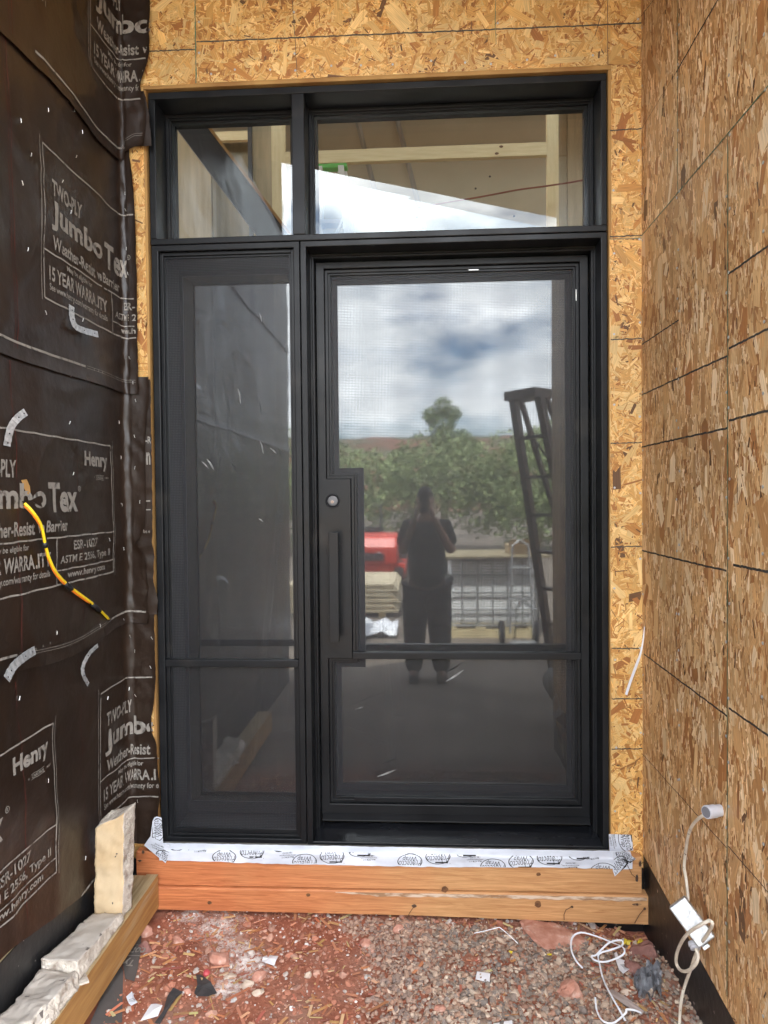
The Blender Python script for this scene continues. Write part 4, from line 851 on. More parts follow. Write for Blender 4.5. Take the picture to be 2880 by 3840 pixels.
wall_tie('thin curved galvanized tie right of the wide one below the seam', [(366, 2420), (335, 2450), (312, 2495), (312, 2530), (330, 2566)], [.03, .035, .03, .03, .025], .014)

# ------------------------------------------------------------------ yellow cable
M['yellow'] = mat('yellow_jacket', (.80, .58, .02), .35); M['orange'] = mat('orange_jacket', (.85, .22, .02), .35)
cb = thing('electric_cable', 'yellow and orange cable stapled diagonally across the building paper', 'cable', tuple(on(90, 1888, 0, XL+.02)))
cp = [(92, 1890, .014), (125, 1925, .034), (155, 1975, .036), (170, 2045, .030), (186, 2100, .027), (215, 2155, .024), (268, 2207, .020), (350, 2268, .016), (408, 2323, .013)]
def cpath(dz, do): return smoothpts([on(x, y, 0, XL+o+do)+np.array([0, 0, dz]) for x, y, o in cp], 60)
pa = cpath(.0022, .003); pb = cpath(-.0048, 0)
MB().tube(pa, .0046, 10).build('yellow_wire', M['yellow'], cb, smooth=True); MB().tube(pb[:52], .0042, 10).build('orange_wire', M['orange'], cb, smooth=True)
for a, b in ((21, 23), (42, 45), (52, 55)):
    mid = [(pa[i]+pb[min(i, 60)])/2 for i in range(a, b+1)]; MB().tube(mid, .0085, 10).build('tape_band', M['black'], cb, smooth=True)
for i in (52, 59): c_ = pa[i]; MB().tube([c_+Vector((0, .004, -.014)), c_+Vector((.007, 0, 0)), c_+Vector((0, -.004, .014))], .0009, 5).build('staple', M['black'], cb)

# ------------------------------------------------------------------ right wall wiring
M['white_cable'] = noisy('off_white_cable', (.56, .49, .40), (.72, .66, .56), scale=18, rough=.45, c3=(.22, .17, .13), scale3=70, lo3=.64, hi3=.7)
M['pink_cable'] = M['white_cable']
def RW(x, y, o): return on(x, y, 0, XR-o)
cn = thing('cable_connector', 'grey plastic connector stuck in the right strand board wall', 'connector', tuple(RW(2690, 3042, .01)))
c0 = Vector(RW(2648, 3046, .052)); c1 = Vector(RW(2704, 3038, .001)); ax = (c1-c0).normalized(); Ln_ = (c1-c0).length
M['grey_plastic'] = mat('grey_plastic', (.50, .51, .56), .4)
MB().lathe([(.0175, 0), (.0185, .002), (.0185, Ln_*.55), (.0165, Ln_*.56), (.0165, Ln_*.95)], c0, ax, 24).build('body', M['grey_plastic'], cn); MB().lathe([(.0150, 0), (.0150, .0006)], c0-ax*.0007, ax, 20).build('opening', mat('grey_recess', (.16, .16, .18), .6), cn)
m_ = MB(); pt = c0+ax*(Ln_*.62); m_.box(pt.x-.019, pt.x-.012, pt.y-.006, pt.y+.006, pt.z+.008, pt.z+.016); m_.build('slot', M['spacer'], cn)
wc = thing('electric_cable', 'off white cable looping down the right wall past the steel box', 'cable', tuple(RW(2580, 3250, .02)))
path = [(2655, 3050, .045), (2630, 3062, .055), (2600, 3090, .055), (2582, 3130, .045), (2572, 3190, .035), (2566, 3250, .03), (2572, 3290, .03), (2578, 3340, .032), (2583, 3390, .036), (2585, 3410, .04)]
c = smoothpts([RW(*p) for p in path], 60); MB().tube(c, .0047, 10).build('upper_run', M['white_cable'], wc, smooth=True)
path = [(2660, 3452, .085), (2630, 3467, .10), (2590, 3492, .11), (2560, 3525, .11), (2540, 3570, .10), (2536, 3610, .09), (2552, 3638, .085), (2580, 3640, .08), (2608, 3617, .075), (2618, 3588, .07), (2613, 3565, .07), (2606, 3545, .07), (2603, 3520, .07)]
c = smoothpts([RW(*p) for p in path], 80); MB().tube(c, .0047, 10).build('loop', M['pink_cable'], wc, smooth=True)
path = [(2660, 3452, .085), (2672, 3465, .08), (2655, 3500, .07), (2625, 3545, .06), (2605, 3590, .06), (2590, 3635, .062), (2570, 3690, .065), (2557, 3740, .07), (2550, 3800, .075), (2546, 3900, .08), (2540, 4050, .09)]
c = smoothpts([RW(*p) for p in path], 70); MB().tube(c, .0046, 10).build('lower_run', M['white_cable'], wc, smooth=True)
cf = MB(); q0 = Vector(RW(2601, 3530, .07)); q1 = Vector(RW(2609, 3560, .07)); cf.lathe([(.0155, 0), (.0175, .004), (.0175, .012), (.0145, .014), (.0145, (q1-q0).length)], q0, q1-q0, 16)
tag(cf.build('cable_clamp', M['grey_plastic']), 'grey ring clamp round the white cable just under the steel box', 'clamp')
bx = thing('junction_box', 'galvanized steel junction box hanging tilted low on the right wall', 'junction box', tuple(RW(2570, 3450, .05)))
# box axes from its photographed corners: long axis down-right, short axis
A = Vector(on(2508, 3406, 1, -.68)); B = Vector(on(2600, 3517, 1, -.68)); L1_ = (B-A); n_ = Vector((-.38, -1, .42)).normalized(); lx = (L1_-n_*L1_.dot(n_)).normalized(); ly = n_.cross(lx).normalized()
if ly.z < 0: ly = -ly
Lw, Wd, Dp = .118, .058, .045
O_ = A
def bp(a, b, c): return tuple(O_+lx*a+ly*b-n_*c)
mb = MB(); mb.hexa([bp(a, b, c) for c in (0, Dp) for b in (0, Wd) for a in (0, Lw)]); mb.build('body', M['galv'], bx, bevel=.0045, seg=3)
for a in (.030, .080): MB().lathe([(.0135, 0), (.0135, .0008), (.0128, .0011)], Vector(bp(a, Wd*.52, -.0001)), n_, 20).build('knockout', M['galv'], bx)
m_ = MB(); m_.hexa([bp(a, b, c) for c in (-.004, .012) for b in (.010, .030) for a in (Lw+.0005, Lw+.010)]); m_.build('clamp_screw', M['galv'], bx, bevel=.001)
# hanging white strap from upper corner
hs = [(2417, 2350, .03), (2411, 2405, .035), (2402, 2450, .04), (2388, 2490, .045), (2366, 2550, .055), (2348, 2605, .065)]
c = smoothpts([RW(x, y, o+.0) for x, y, o in hs], 30); pts = []
for i in range(len(c)):
    tg = (c[min(i+1, 30)]-c[max(i-1, 0)]).normalized(); nn = Vector((-.5, -1, 0)).normalized(); nn = (nn-tg*nn.dot(tg)).normalized(); wd = tg.cross(nn)*(.25+.75*min(1, i/18)); pts.append((c[i], wd, nn))
o = ribbon(pts, .0095, .0006, None, None, corr=0).build('packing_strap', M['white_plastic']); tag(o, 'white packing strap hanging in the corner right of the door', 'strap')
# ------------------------------------------------------------------ stones, gravel, chips
def ico():
    bm = bmesh.new(); bmesh.ops.create_icosphere(bm, subdivisions=1, radius=1); bm.verts.ensure_lookup_table(); v = np.array([v.co[:] for v in bm.verts]); f = np.array([[q.index for q in p.verts] for p in bm.faces]); bm.free(); return v, f
IV, IF = ico()
def scatter(name, pts, sizes, cols, seed, flat=.62, label=None, cat=None):
    rg = np.random.default_rng(seed); n = len(pts); nv = len(IV); V = np.zeros((n, nv, 3)); C = np.zeros((n, len(IF), 4), np.float32)
    for i in range(n):
        d = IV*(1+rg.normal(0, .22, (nv, 1))); s_ = sizes[i]*np.array([rg.uniform(.8, 1.35), rg.uniform(.6, 1.0), flat*rg.uniform(.7, 1.25)])
        a, b, c = rg.uniform(0, 6.28), rg.normal(0, .35), rg.normal(0, .35)
        Mx = np.array(Matrix.Rotation(a, 3, 'Z') @ Matrix.Rotation(b, 3, 'X') @ Matrix.Rotation(c, 3, 'Y')); V[i] = (d*s_) @ Mx.T + pts[i]
        C[i, :, :3] = cols[i]*rg.uniform(.93, 1.06, (len(IF), 1)); C[i, :, 3] = 1
    F_ = (IF[None]+(np.arange(n)*nv)[:, None, None]).reshape(-1, 3)
    me = bpy.data.meshes.new(name); me.from_pydata(V.reshape(-1, 3).tolist(), [], F_.tolist()); me.update()
    at = me.attributes.new('tint', 'FLOAT_COLOR', 'FACE'); at.data.foreach_set('color', np.clip(C, 0, 1).ravel())
    o = link(name, me, M['stones']); o['kind'] = 'stuff'
    if label: o['label'] = label; o['category'] = cat
    return o
rg = np.random.default_rng(77)
PAL = np.array([(.29, .23, .19), (.22, .20, .18), (.35, .28, .225), (.27, .17, .13), (.17, .165, .16), (.40, .34, .28), (.32, .22, .165), (.25, .225, .20), (.20, .18, .165), (.46, .41, .35)])*np.array([1.14, 1.02, .93])
def gravel_w(x, y):                              # how much gravel lies here
    edge = -.33-.10*math.sin((y+.1)*4)+.08*noise.noise(Vector((x*4, y*5, 3)))
    w_ = max(0, min(1, (x-edge)/.12)); top = -.05-.05*max(0, min(1, (x+.05)/.4))+.03*noise.noise(Vector((x*6, 2, 2)))
    w_ *= max(0, min(1, (top-y)/.03)); bare = math.exp(-(((x-.18)/.12)**2+((y+.30)/.055)**2)); return w_*(1-.85*bare)*(1-.45*max(0, min(1, (x-.55)/.15)))
pts = []; sz = []; col = []
while len(pts) < 11500:
    x, y = rg.uniform(-.5, .92), rg.uniform(-.95, -.03)
    if rg.random() > gravel_w(x, y): continue
    s_ = float(np.clip(rg.lognormal(math.log(.0064), .38), .0025, .016)); pts.append((x, y, gz(x, y)+rg.uniform(-.001, .009))); sz.append(s_)
    c_ = PAL[rg.integers(0, len(PAL))]*rg.uniform(.75, 1.2); m_ = max(0, min(1, (.1-x)/.4))*.3+rg.random()*.08; col.append(c_*(1-m_)+np.array([.42, .19, .13])*m_)
scatter('gravel', pts, sz, np.array(col), 3)
pts = []; sz = []; col = []
while len(pts) < 4200:
    x, y = rg.uniform(-1.04, .86), rg.uniform(-.9, -.015)
    if gravel_w(x, y) > .5: continue
    s_ = float(np.clip(rg.lognormal(math.log(.0034), .6), .0012, .017)); pts.append((x, y, gz(x, y)+s_*.1)); sz.append(s_)
    k = rg.random(); c_ = np.array([.46, .19, .12]) if k < .55 else np.array([.54, .30, .22]) if k < .8 else np.array([.58, .50, .45]) if k < .92 else np.array([.72, .67, .64])
    col.append(c_*rg.uniform(.62, 1.02))
scatter('rubble', pts, sz, np.array(col), 4, .7)
# wood chips
V = []; F_ = []; T = []
for i in range(1000):
    while True:
        x, y = rg.uniform(-1.02, .84), rg.uniform(-.9, -.03); w_ = .95*(1-gravel_w(x, y))+.10+.6*max(0, min(1, (x-.45)/.2)); w_ *= .35+.65*(.5+.5*noise.noise(Vector((x*5, y*5, 8)))*2)
        if rg.random() < w_: break
    l_ = np.clip(rg.lognormal(math.log(.011), .6), .004, .045); w2 = np.clip(l_*rg.uniform(.06, .35), .0007, .006); a = rg.uniform(0, 3.14); c_, s_ = math.cos(a), math.sin(a); z = gz(x, y)+.004+rg.uniform(0, .006); tl = rg.uniform(-.25, .25); n0 = len(V)
    for dz in (0, .0012):
        for p_, q_ in ((-l_, -w2), (l_, -w2*.6), (l_*.9, w2), (-l_, w2*.8)): V.append((x+p_*c_-q_*s_, y+p_*s_+q_*c_, z+p_*tl*.5+dz))
    F_ += [(n0+4, n0+5, n0+6, n0+7), (n0+3, n0+2, n0+1, n0)]+[(n0+k, n0+(k+1) % 4, n0+(k+1) % 4+4, n0+k+4) for k in range(4)]
    k = [(.50, .24, .11), (.44, .17, .09), (.62, .40, .21), (.36, .13, .075)][rg.integers(0, 4)]; T += [(*[q*rg.uniform(.8, 1.15) for q in k], 1)]*6
me = bpy.data.meshes.new('wood_chips'); me.from_pydata(V, [], F_); me.update(); at = me.attributes.new('tint', 'FLOAT_COLOR', 'FACE'); at.data.foreach_set('color', np.array(T, np.float32).ravel()); o = link('wood_chips', me, M['stones']); o['kind'] = 'stuff'
def rockmesh(s, seed, sub=3, amp=.22):
    bm = bmesh.new(); bmesh.ops.create_icosphere(bm, subdivisions=sub, radius=1)
    for v in bm.verts:
        d = v.co.normalized(); q = d*1.3+Vector((seed*7.1, 0, 0)); k = 1+amp*noise.noise(q)*2
        for j in range(7):                        # flat facets
            rr = random.Random(seed*31+j); nn = Vector((rr.uniform(-1, 1), rr.uniform(-1, 1), rr.uniform(-1, 1))).normalized(); h = rr.uniform(.62, .85); dd = d.dot(nn)*k
            if dd > h: k *= h/dd
        v.co = Vector((d.x*s[0], d.y*s[1], d.z*s[2]))*(k+.03*noise.noise(d*6+Vector((seed, 0, 0))))
    me = bpy.data.meshes.new('rock'); bm.to_mesh(me); bm.free(); return me
M['rock_red'] = noisy('red_sandstone', (.37, .16, .11), (.52, .28, .21), scale=30, rough=.9, bump=.6, bscale=90, bdist=.003, c3=(.62, .50, .44), scale3=25, lo3=.6, hi3=.75)
M['rock_tan'] = noisy('tan_sandstone', (.48, .36, .27), (.62, .51, .42), scale=30, rough=.9, bump=.6, bscale=90, bdist=.003)
M['rock_dark'] = noisy('maroon_sandstone', (.19, .085, .07), (.30, .15, .125), scale=25, rough=.9, bump=.6, bscale=90, bdist=.003)
RK = [(825, 3610, .042, .028, 'rock_red', 'large pinkish rock in the middle of the lime dusted dirt'), (970, 3662, .030, .022, 'rock_red', 'pinkish rock to the right below the large pinkish rock'), (670, 3525, .027, .018, 'rock_red', 'flat reddish rock just above the white dusting'),
 (925, 3695, .024, .018, 'rock_tan', 'tan angular rock left of the second pinkish rock'), (967, 3724, .022, .012, 'rock_tan', 'pale flat rock in front of the tan angular rock'), (545, 3553, .028, .022, 'rock_dark', 'maroon rock against the timber below the boards'),
 (545, 3495, .028, .026, 'rock_red', 'rough reddish rock against the timber nearest the boards'), (860, 3655, .024, .006, 'rock_tan', 'flat orange stone flake right of the black scrap'), (703, 3715, .014, .012, 'rock_red', 'small round pink rock between the two black scraps'),
 (1488, 3485, .026, .018, 'rock_red', 'pink rock at the top edge of the gravel under the boards'), (1372, 3540, .026, .020, 'rock_red', 'pink rock lying in the gravel left of the other pink rock'), (2135, 3725, .042, .040, 'rock_red', 'big blocky red rock beside the white paper on the right'),
 (2420, 3560, .062, .030, 'rock_dark', 'broad maroon rock in the right corner under the yellow leaves'), (2372, 3635, .042, .030, 'rock_dark', 'maroon rock partly behind the barcode label'), (2080, 3498, .13, .020, 'rock_red', 'long flat reddish rock slab along the boards'),
 (2345, 3712, .020, .012, 'rock_tan', 'brown pebble right of the big red rock'), (2438, 3725, .024, .018, 'rock_tan', 'pale grey rock under the grey plastic sheet'), (1155, 3655, .016, .012, 'rock_tan', 'small grey pebble at the edge of the gravel and red dirt'),
 (2260, 3575, .014, .016, 'rock_tan', 'small pale upright stone inside the white strap loop'), (1650, 3780, .020, .014, 'rock_red', 'reddish rock at the bottom edge of the photo in the gravel'), (1745, 3745, .022, .010, 'rock_tan', 'cream flat stone below the small white paper')]
for i, (x, y, s_, h, m_, lab) in enumerate(RK):
    p = on(x, y, 2, .01); o = link('rock', rockmesh((s_, s_*.68, h), i+3), M[m_], None); o.location = (p[0], p[1]-.0, gz(p[0], p[1])+h*.35); o.rotation_euler = (0, .1*((i % 3)-1), .4*math.sin(i*2.3) if s_ < .1 else -.05); tag(o, lab, 'rock')
# scraps
def gscrap(name, px, mt, label, cat, h=.012, th=.0008, bend=.004, seed=0, text=None):
    P_ = [on(x, y, 2, h) for x, y in px]; V = [(p[0], p[1], gz(p[0], p[1])+h+bend*math.sin(i*2.4+seed)) for i, p in enumerate(P_)]; n = len(V); c = tuple(np.mean(V, 0)+np.array([0, 0, bend*.8])); mb_ = MB()
    mb_.add(V+[c]+[(a, b, z-th) for a, b, z in V]+[(c[0], c[1], c[2]-th)], [(i, (i+1) % n, n) for i in range(n)]+[((i+1) % n+n+1, i+n+1, 2*n+1) for i in range(n)]+[(i, i+n+1, (i+1) % n+n+1, (i+1) % n) for i in range(n)])
    return tag(mb_.build(name, mt), label, cat)
M['paper'] = mat('white_paper', (.74, .73, .76), .5); M['felt'] = noisy('black_felt', (.03, .028, .03), (.055, .05, .05), scale=40, rough=.6)
M['wrapgrey'] = noisy('dusty_paper_scrap', (.075, .066, .062), (.11, .098, .092), scale=8, rough=.7)
gscrap('tape_scrap', [(473, 3740), (495, 3725), (504, 3745), (516, 3768), (492, 3774), (483, 3764)], M['tape'], 'small crumpled white tape scrap with black printing near the timber', 'scrap')
fl = Flat(); p = on(497, 3755, 2, .014); fl.line([(p[0]-.012, p[1]-.002), (p[0], p[1]+.003), (p[0]+.010, p[1]-.004)], .0014); fl.line([(p[0]-.010, p[1]-.007), (p[0]+.012, p[1]-.008)], .0018); o = fl.build('black_print', M['black'], lambda a, b: (a, b, gz(a, b)+.0165), bpy.data.objects['tape_scrap'], 0)
gscrap('paper_scrap', [(526, 3834), (566, 3768), (585, 3764), (609, 3776), (592, 3806), (560, 3822)], M['paper'], 'angular white paper scrap at the bottom edge left of the gravel', 'scrap', seed=1)
gscrap('paper_scrap', [(985, 3595), (1003, 3580), (1044, 3590), (1036, 3606), (1028, 3622), (990, 3615), (983, 3606)], M['paper'], 'torn white label lying on the red dirt in the middle', 'scrap', seed=2)
gscrap('paper_scrap', [(1788, 3641), (1838, 3652), (1836, 3682), (1783, 3670)], M['paper'], 'small square white paper lying on the gravel', 'scrap', seed=5, bend=.001)
gscrap('paper_scrap', [(1850, 3836), (1920, 3830), (1925, 3860), (1850, 3860)], M['paper'], 'white paper corner cut off by the bottom edge of the photo', 'scrap', seed=5, bend=.001)
gscrap('felt_scrap', [(735, 3660), (752, 3655), (790, 3690), (814, 3720), (780, 3735), (740, 3738), (728, 3722), (740, 3698)], M['felt'], 'dark curled felt scrap below the large pinkish rock', 'scrap', seed=3)
gscrap('felt_scrap', [(610, 3795), (628, 3740), (650, 3712), (686, 3722), (655, 3755), (628, 3790), (600, 3838), (580, 3838)], M['felt'], 'long black felt scrap beside the angular white paper', 'scrap', seed=4)
wsx = gscrap('wrap_scrap', [(458, 3838), (335, 3838), (420, 3650), (438, 3600), (462, 3640)], M['wrapgrey'], 'plain grey building paper scrap on the ground beside the timber', 'scrap', h=.006, seed=2)
wsc = gscrap('wrap_scrap', [(470, 3675), (458, 3585), (474, 3545), (530, 3500), (528, 3560), (515, 3640), (504, 3684)], M['wrapgrey'], 'building paper scrap with upside down lettering beside the timber', 'scrap', h=.010, seed=1, bend=.001)
fl = Flat(); p = on(488, 3602, 2, .0155); fl.text('Ty', p[0]-.020, p[1]-.030, .042, .045, .02, 0, 0); v_, f_ = fl.cut(0); pm = (p[0], p[1]-.008)
fl2 = Flat(); fl2.text('Ty', pm[0], pm[1], .042, .045, .02, 0, math.pi, cx=1); fl2.text('con', pm[0]+.004, pm[1]+.065, .055, .028, .02, 0, math.pi, cx=1); fl2.line([(pm[0]-.03, pm[1]+.037), (pm[0]+.028, pm[1]+.034)], .0035); fl2.line([(pm[0]-.02, pm[1]+.095), (pm[0]+.03, pm[1]+.090)], .003)
fl2.build('printed_text', M['print'], lambda a, b: (a, b, gz(a, b)+.0165), wsc, 0)
t = gscrap('barcode_label', [(2303, 3562), (2312, 3560), (2318, 3590), (2342, 3600), (2368, 3630), (2337, 3652), (2322, 3640), (2309, 3600)], M['paper'], 'white barcode label lying in the right corner', 'label', h=.024, seed=5, bend=.0015)
fl = Flat(); a = np.array(on(2325, 3618, 2, .028)); b = np.array(on(2345, 3642, 2, .028)); d = (b-a)[:2]; dn = d/np.linalg.norm(d); pr = np.array([-dn[1], dn[0]])
for i in range(11): q = a[:2]+dn*i*.0028; fl.line([tuple(q-pr*.0), tuple(q+pr*.016)], .0006+.0009*((i*7) % 3)/2)
fl.build('barcode', M['black'], lambda x, y: (x, y, gz(x, y)+.0275), t, 0)
# grey plastic sheet, leaves, straps
M['grey_film'] = noisy('grey_plastic_film', (.13, .135, .15), (.20, .205, .225), scale=10, rough=.3, bump=.6, bscale=30, bdist=.01)
mb = MB(); n = 15; V = []
for j in range(n):
    for i in range(n):
        s_, t_ = i/(n-1), j/(n-1); p = on(2370+(2480-2370)*s_+25*t_*(1-s_), 3640+95*t_-55*s_*(1-t_)*.6, 2, .03); V.append((p[0]+.006*noise.noise(Vector((i*.9, j, 3))), p[1], gz(p[0], p[1])+.030+.045*noise.noise(Vector((i*.33, j*.31, 7)))+.014*noise.noise(Vector((i*.9, j*.8, 4)))))
mb.add(V, [(j*n+i, j*n+i+1, (j+1)*n+i+1, (j+1)*n+i) for j in range(n-1) for i in range(n-1)]); tag(mb.build('plastic_sheet', M['grey_film']), 'crumpled grey plastic sheet by the tarred foundation in the right corner', 'plastic')
gscrap('plastic_strip', [(2265, 3715), (2300, 3705), (2350, 3740), (2415, 3790), (2405, 3800), (2350, 3775)], noisy('clear_film', (.33, .27, .25), (.42, .36, .34), rough=.25), 'translucent plastic strip under the white strap', 'plastic', h=.02, seed=2)
LY = mat('yellow_leaf', (.62, .47, .03), .5); LO = mat('orange_leaf', (.62, .26, .05), .6)
for k, (x, y, s_, m_, lab) in enumerate([(2350, 3523, .018, LY, 'yellow green leaf left of the other yellow leaf in the right corner'), (2405, 3515, .020, LY, 'bright yellow leaf nearest the tarred corner'), (2366, 3545, .013, LO, 'dry orange leaf between the yellow leaves'), (2410, 3550, .014, LO, 'dry orange leaf below the bright yellow leaf'), (2060, 3590, .010, LY, 'tiny yellow leaf above the gravel'), (1915, 3583, .008, LY, 'tiny yellow leaf in the gravel left of the strap loop')]):
    p = on(x, y, 2, .01); m2 = MB(); q = [(1.2, 0), (.55, .35), (.6, .8), (.1, .5), (-.3, .95), (-.45, .3), (-1.1, .2), (-.6, -.25), (-.5, -.8), (.05, -.45), (.5, -.7), (.6, -.2)]; c_, s2 = math.cos(k*1.7), math.sin(k*1.7)
    V = [(p[0]+s_*(a*c_-b*s2), p[1]+s_*(a*s2+b*c_)*.9, gz(p[0], p[1])+.022+.35*s_*math.sin(a*2+b*3+k)) for a, b in q]; V.append((p[0], p[1], gz(p[0], p[1])+.026)); m2.add(V+[(a, b, c-.0006) for a, b, c in V], [(i, (i+1) % 12, 12) for i in range(12)]+[(13+(i+1) % 12, 13+i, 25) for i in range(12)]); tag(m2.build('leaf', m_), lab, 'leaf')
def gstrap(label, pxs, hs_, w=.0060, m_='white_plastic', name='packing_strap'):
    P_ = []
    for (x, y), h in zip(pxs, hs_): p = on(x, y, 2, h); P_.append((p[0], p[1], h+gz(p[0], p[1])*.7))
    c = smoothpts(P_, 90); pts = []
    for i in range(len(c)):
        tg = (c[min(i+1, 90)]-c[max(i-1, 0)]).normalized(); nn = Vector((.35*math.sin(i*.11), -.45, 1)).normalized(); nn = (nn-tg*nn.dot(tg)).normalized(); pts.append((c[i], tg.cross(nn), nn))
    return tag(ribbon(pts, w, .0007, None, None, corr=0).build(name, M[m_]), label, 'strap')
gstrap('white packing strap in loops tied to the barcode label', [(2185, 3628), (2160, 3600), (2142, 3555), (2146, 3510), (2178, 3488), (2235, 3500), (2300, 3525), (2336, 3550), (2340, 3575), (2310, 3595), (2268, 3606), (2232, 3598), (2218, 3580), (2235, 3575), (2262, 3548), (2290, 3525), (2330, 3518), (2332, 3540), (2290, 3560), (2245, 3572), (2250, 3620), (2262, 3670), (2290, 3730), (2330, 3800), (2345, 3830)], [.02, .03, .04, .045, .05, .045, .04, .05, .045, .03, .025, .03, .03, .035, .045, .055, .055, .045, .04, .03, .025, .02, .025, .02, .02])
gstrap('short white packing strap at the bottom right of the gravel', [(2232, 3740), (2238, 3790), (2260, 3830), (2300, 3838), (2345, 3800), (2350, 3785), (2380, 3788), (2405, 3798)], [.025, .02, .02, .02, .03, .035, .03, .02])
gstrap('thin red and white string bent into a peak on the dirt', [(1778, 3496), (1820, 3488), (1868, 3477), (1875, 3478), (1900, 3500), (1942, 3536)], [.02, .03, .045, .045, .03, .02], .003)
mb = MB(); p = on(774, 3642, 2, .02); mb.lathe([(.004, 0), (.010, .002), (.0125, .008), (.010, .014), (.004, .0165)], (p[0], p[1], gz(p[0], p[1])+.006), (.2, -.4, 1), 16); tag(mb.build('plastic_disc', mat('red_plastic_cap', (.45, .06, .07), .4)), 'small red plastic cap beside the large pinkish rock', 'cap')

# ------------------------------------------------------------------ roof over the entry
RO = thing('porch_roof', 'wood sheathed porch roof overhead mirrored in the transom', 'roof', (0, -1.2, 3.95))
M['soffit'] = noisy('soffit_board', (.20, .13, .07), (.30, .20, .12), scale=4, rough=.8)
mb = MB(); pl = [(-3.2, -.55), (-1.25, -1.56), (1.3, -2.90), (3.2, -3.9), (3.2, .3), (-3.2, .3)]; mb.prism(pl, lambda a, b, k: (a, b, (3.965, 4.2)[k])); mb.build('roof_deck', M['soffit'], RO)

# ------------------------------------------------------------------ inside the house
tag(MB().box(-4.5, 4.5, .31, 5.2, .15, .265).build('interior_floor', M['concrete']), None, None, kind='structure')
IW = thing('interior_wall', 'beige panelled wall at the back of the room', 'wall', (0, 4.6, .27))
mb = MB(); mb.box(-4.5, 4.5, 4.6, 4.7, .27, 6.6); mb.build('wall_panel', M['drywall'], IW)
for x, z in ((-.02, 4.62), (.75, 5.02), (.6, 4.9), (.28, 5.2), (1.0, 4.6), (-.05, 4.45), (.9, 5.3)):
    m_ = MB(); m_.lathe([(.012, 0), (.010, .003)], (x, 4.599, z), (0, -1, 0), 8); m_.build('screw_head', M['wrapdark'], IW)
for x, z, r_k in ((-.02, 4.72, .030), (.0, 4.45, .035), (1.75, 5.25, .05)): m_ = MB(); m_.add([(x+r_k*math.cos(k*.8), 4.597, z+.6*r_k*math.sin(k*.8)) for k in range(8)], [tuple(range(8))]); m_.build('knot_hole', M['wrapdark'], IW)
MB().box(1.55, 3.2, 4.56, 4.597, .27, 6.4).build('plywood_panel', M['ply'], IW)
for z in (4.42, 5.2, 5.95): MB().box(-1.6, 4.5, 4.592, 4.5985, z, z+.008).build('panel_joint', M['ply'], IW)
for x in (-.42, .0): m_ = MB(); m_.hexa([(x+dx+.55*0, y, z) for z, dx in ((4.2, .10), (6.2, -.38)) for y in (4.575, 4.59) for dx2 in (0, ) for dx in (dx, dx+.028)]); m_.build('dark_batten', M['concrete'], IW)
SWl = thing('interior_wall', 'unseen pale side wall inside with an opening added to let sky light in', 'wall', (-4.4, 2.5, .27)); MB().box(-4.5, -4.4, .31, 4.59, .27, 2.0).box(-4.5, -4.4, .31, 1.6, 2.0, 6.4).box(-4.5, -4.4, 3.2, 4.59, 2.0, 6.4).build('wall_panel', M['drywall'], SWl)  # out of view; opening added so sky light reaches the room
SWr = thing('interior_wall', 'pale side wall inside on the right', 'wall', (4.4, 2.5, .27)); MB().box(4.4, 4.5, .31, 4.59, .27, 3.0).box(4.4, 4.5, .31, 2.3, 3.0, 6.4).box(4.4, 4.5, 3.2, 4.59, 3.0, 6.4).build('wall_panel', M['drywall'], SWr)  # unseen wall, its opening likewise added to let in sky light
IC = thing('interior_ceiling', 'pale panelled sloping ceiling inside', 'ceiling', (0, 3, 6))
MB().hexa([(x, y, z+dz) for dz in (0, .1) for y, z in ((.16, 5.6), (4.6, 6.5)) for x in (-4.5, 4.5)]).build('ceiling_panel', M['drywall'], IC)
IP = thing('interior_partition', 'plywood partition with a dark trimmed opening behind the left transom pane', 'wall', (-2, 3.4, .27))
m_ = MB(); m_.box(-3.2, -1.86, 3.4, 3.45, .27, 6.0); m_.box(-1.50, -1.30, 3.4, 3.45, .27, 6.0); m_.box(-1.86, -1.5, 3.4, 3.45, 5.03, 6.0); m_.build('plywood', M['ply'], IP)
m_ = MB(); m_.box(-1.86, -1.47, 3.375, 3.398, 4.985, 5.03); m_.box(-1.515, -1.48, 3.376, 3.398, 3.2, 4.985); m_.build('opening_trim', M['wrapdark'], IP); MB().box(-1.86, -1.517, 3.38, 3.42, 4.86, 4.94).build('head_board', M['pine_h'], IP); MB().box(-1.86, -1.517, 3.55, 3.56, 3.2, 4.98).build('plywood_sheet', M['ply'], IP)
m_ = MB(); m_.box(-1.75, -1.66, 3.545, 3.549, 4.42, 4.6); m_.build('panel_stamp', M['wrapdark'], IP) if False else None
BM = thing('stair_beam', 'dark sloping beam with brown top edge behind the left transom pane', 'beam', (-1.1, 1.2, 3.5))
def slant(mb_, a0, a1, b0, b1, z0, z1, y0, y1): mb_.hexa([(x, y, z) for z, (xa, xb) in ((z0, (b0, b1)), (z1, (a0, a1))) for y in (y0, y1) for x in (xa, xb)])
m_ = MB(); slant(m_, -1.72, -1.545, -.60, -.415, 2.72, 4.25, 1.2, 1.3); m_.build('beam', M['beamdark'], BM)
m_ = MB(); slant(m_, -1.545, -1.525, -.415, -.395, 2.72, 4.25, 1.19, 1.31); m_.build('edge_board', M['edgewood'], BM)
def stud(label, x0, x1): t = thing('stud', label, 'stud', ((x0+x1)/2, 2, .27), 'pine studs inside'); MB().box(x0, x1, 2.0, 2.04, .27, 5.9).build('stud_board', M['pine'], t)
stud('upright pine stud seen through the left transom pane', -1.008, -.915); stud('upright pine stud seen through the right transom pane', .866, .943)
t = thing('cross_brace', 'level pine board spanning between the two studs inside', 'board', (0, 2, 3.9)); MB().box(-.914, .865, 2.0, 2.04, 3.955, 4.04).build('brace_board', M['pine_h'], t)
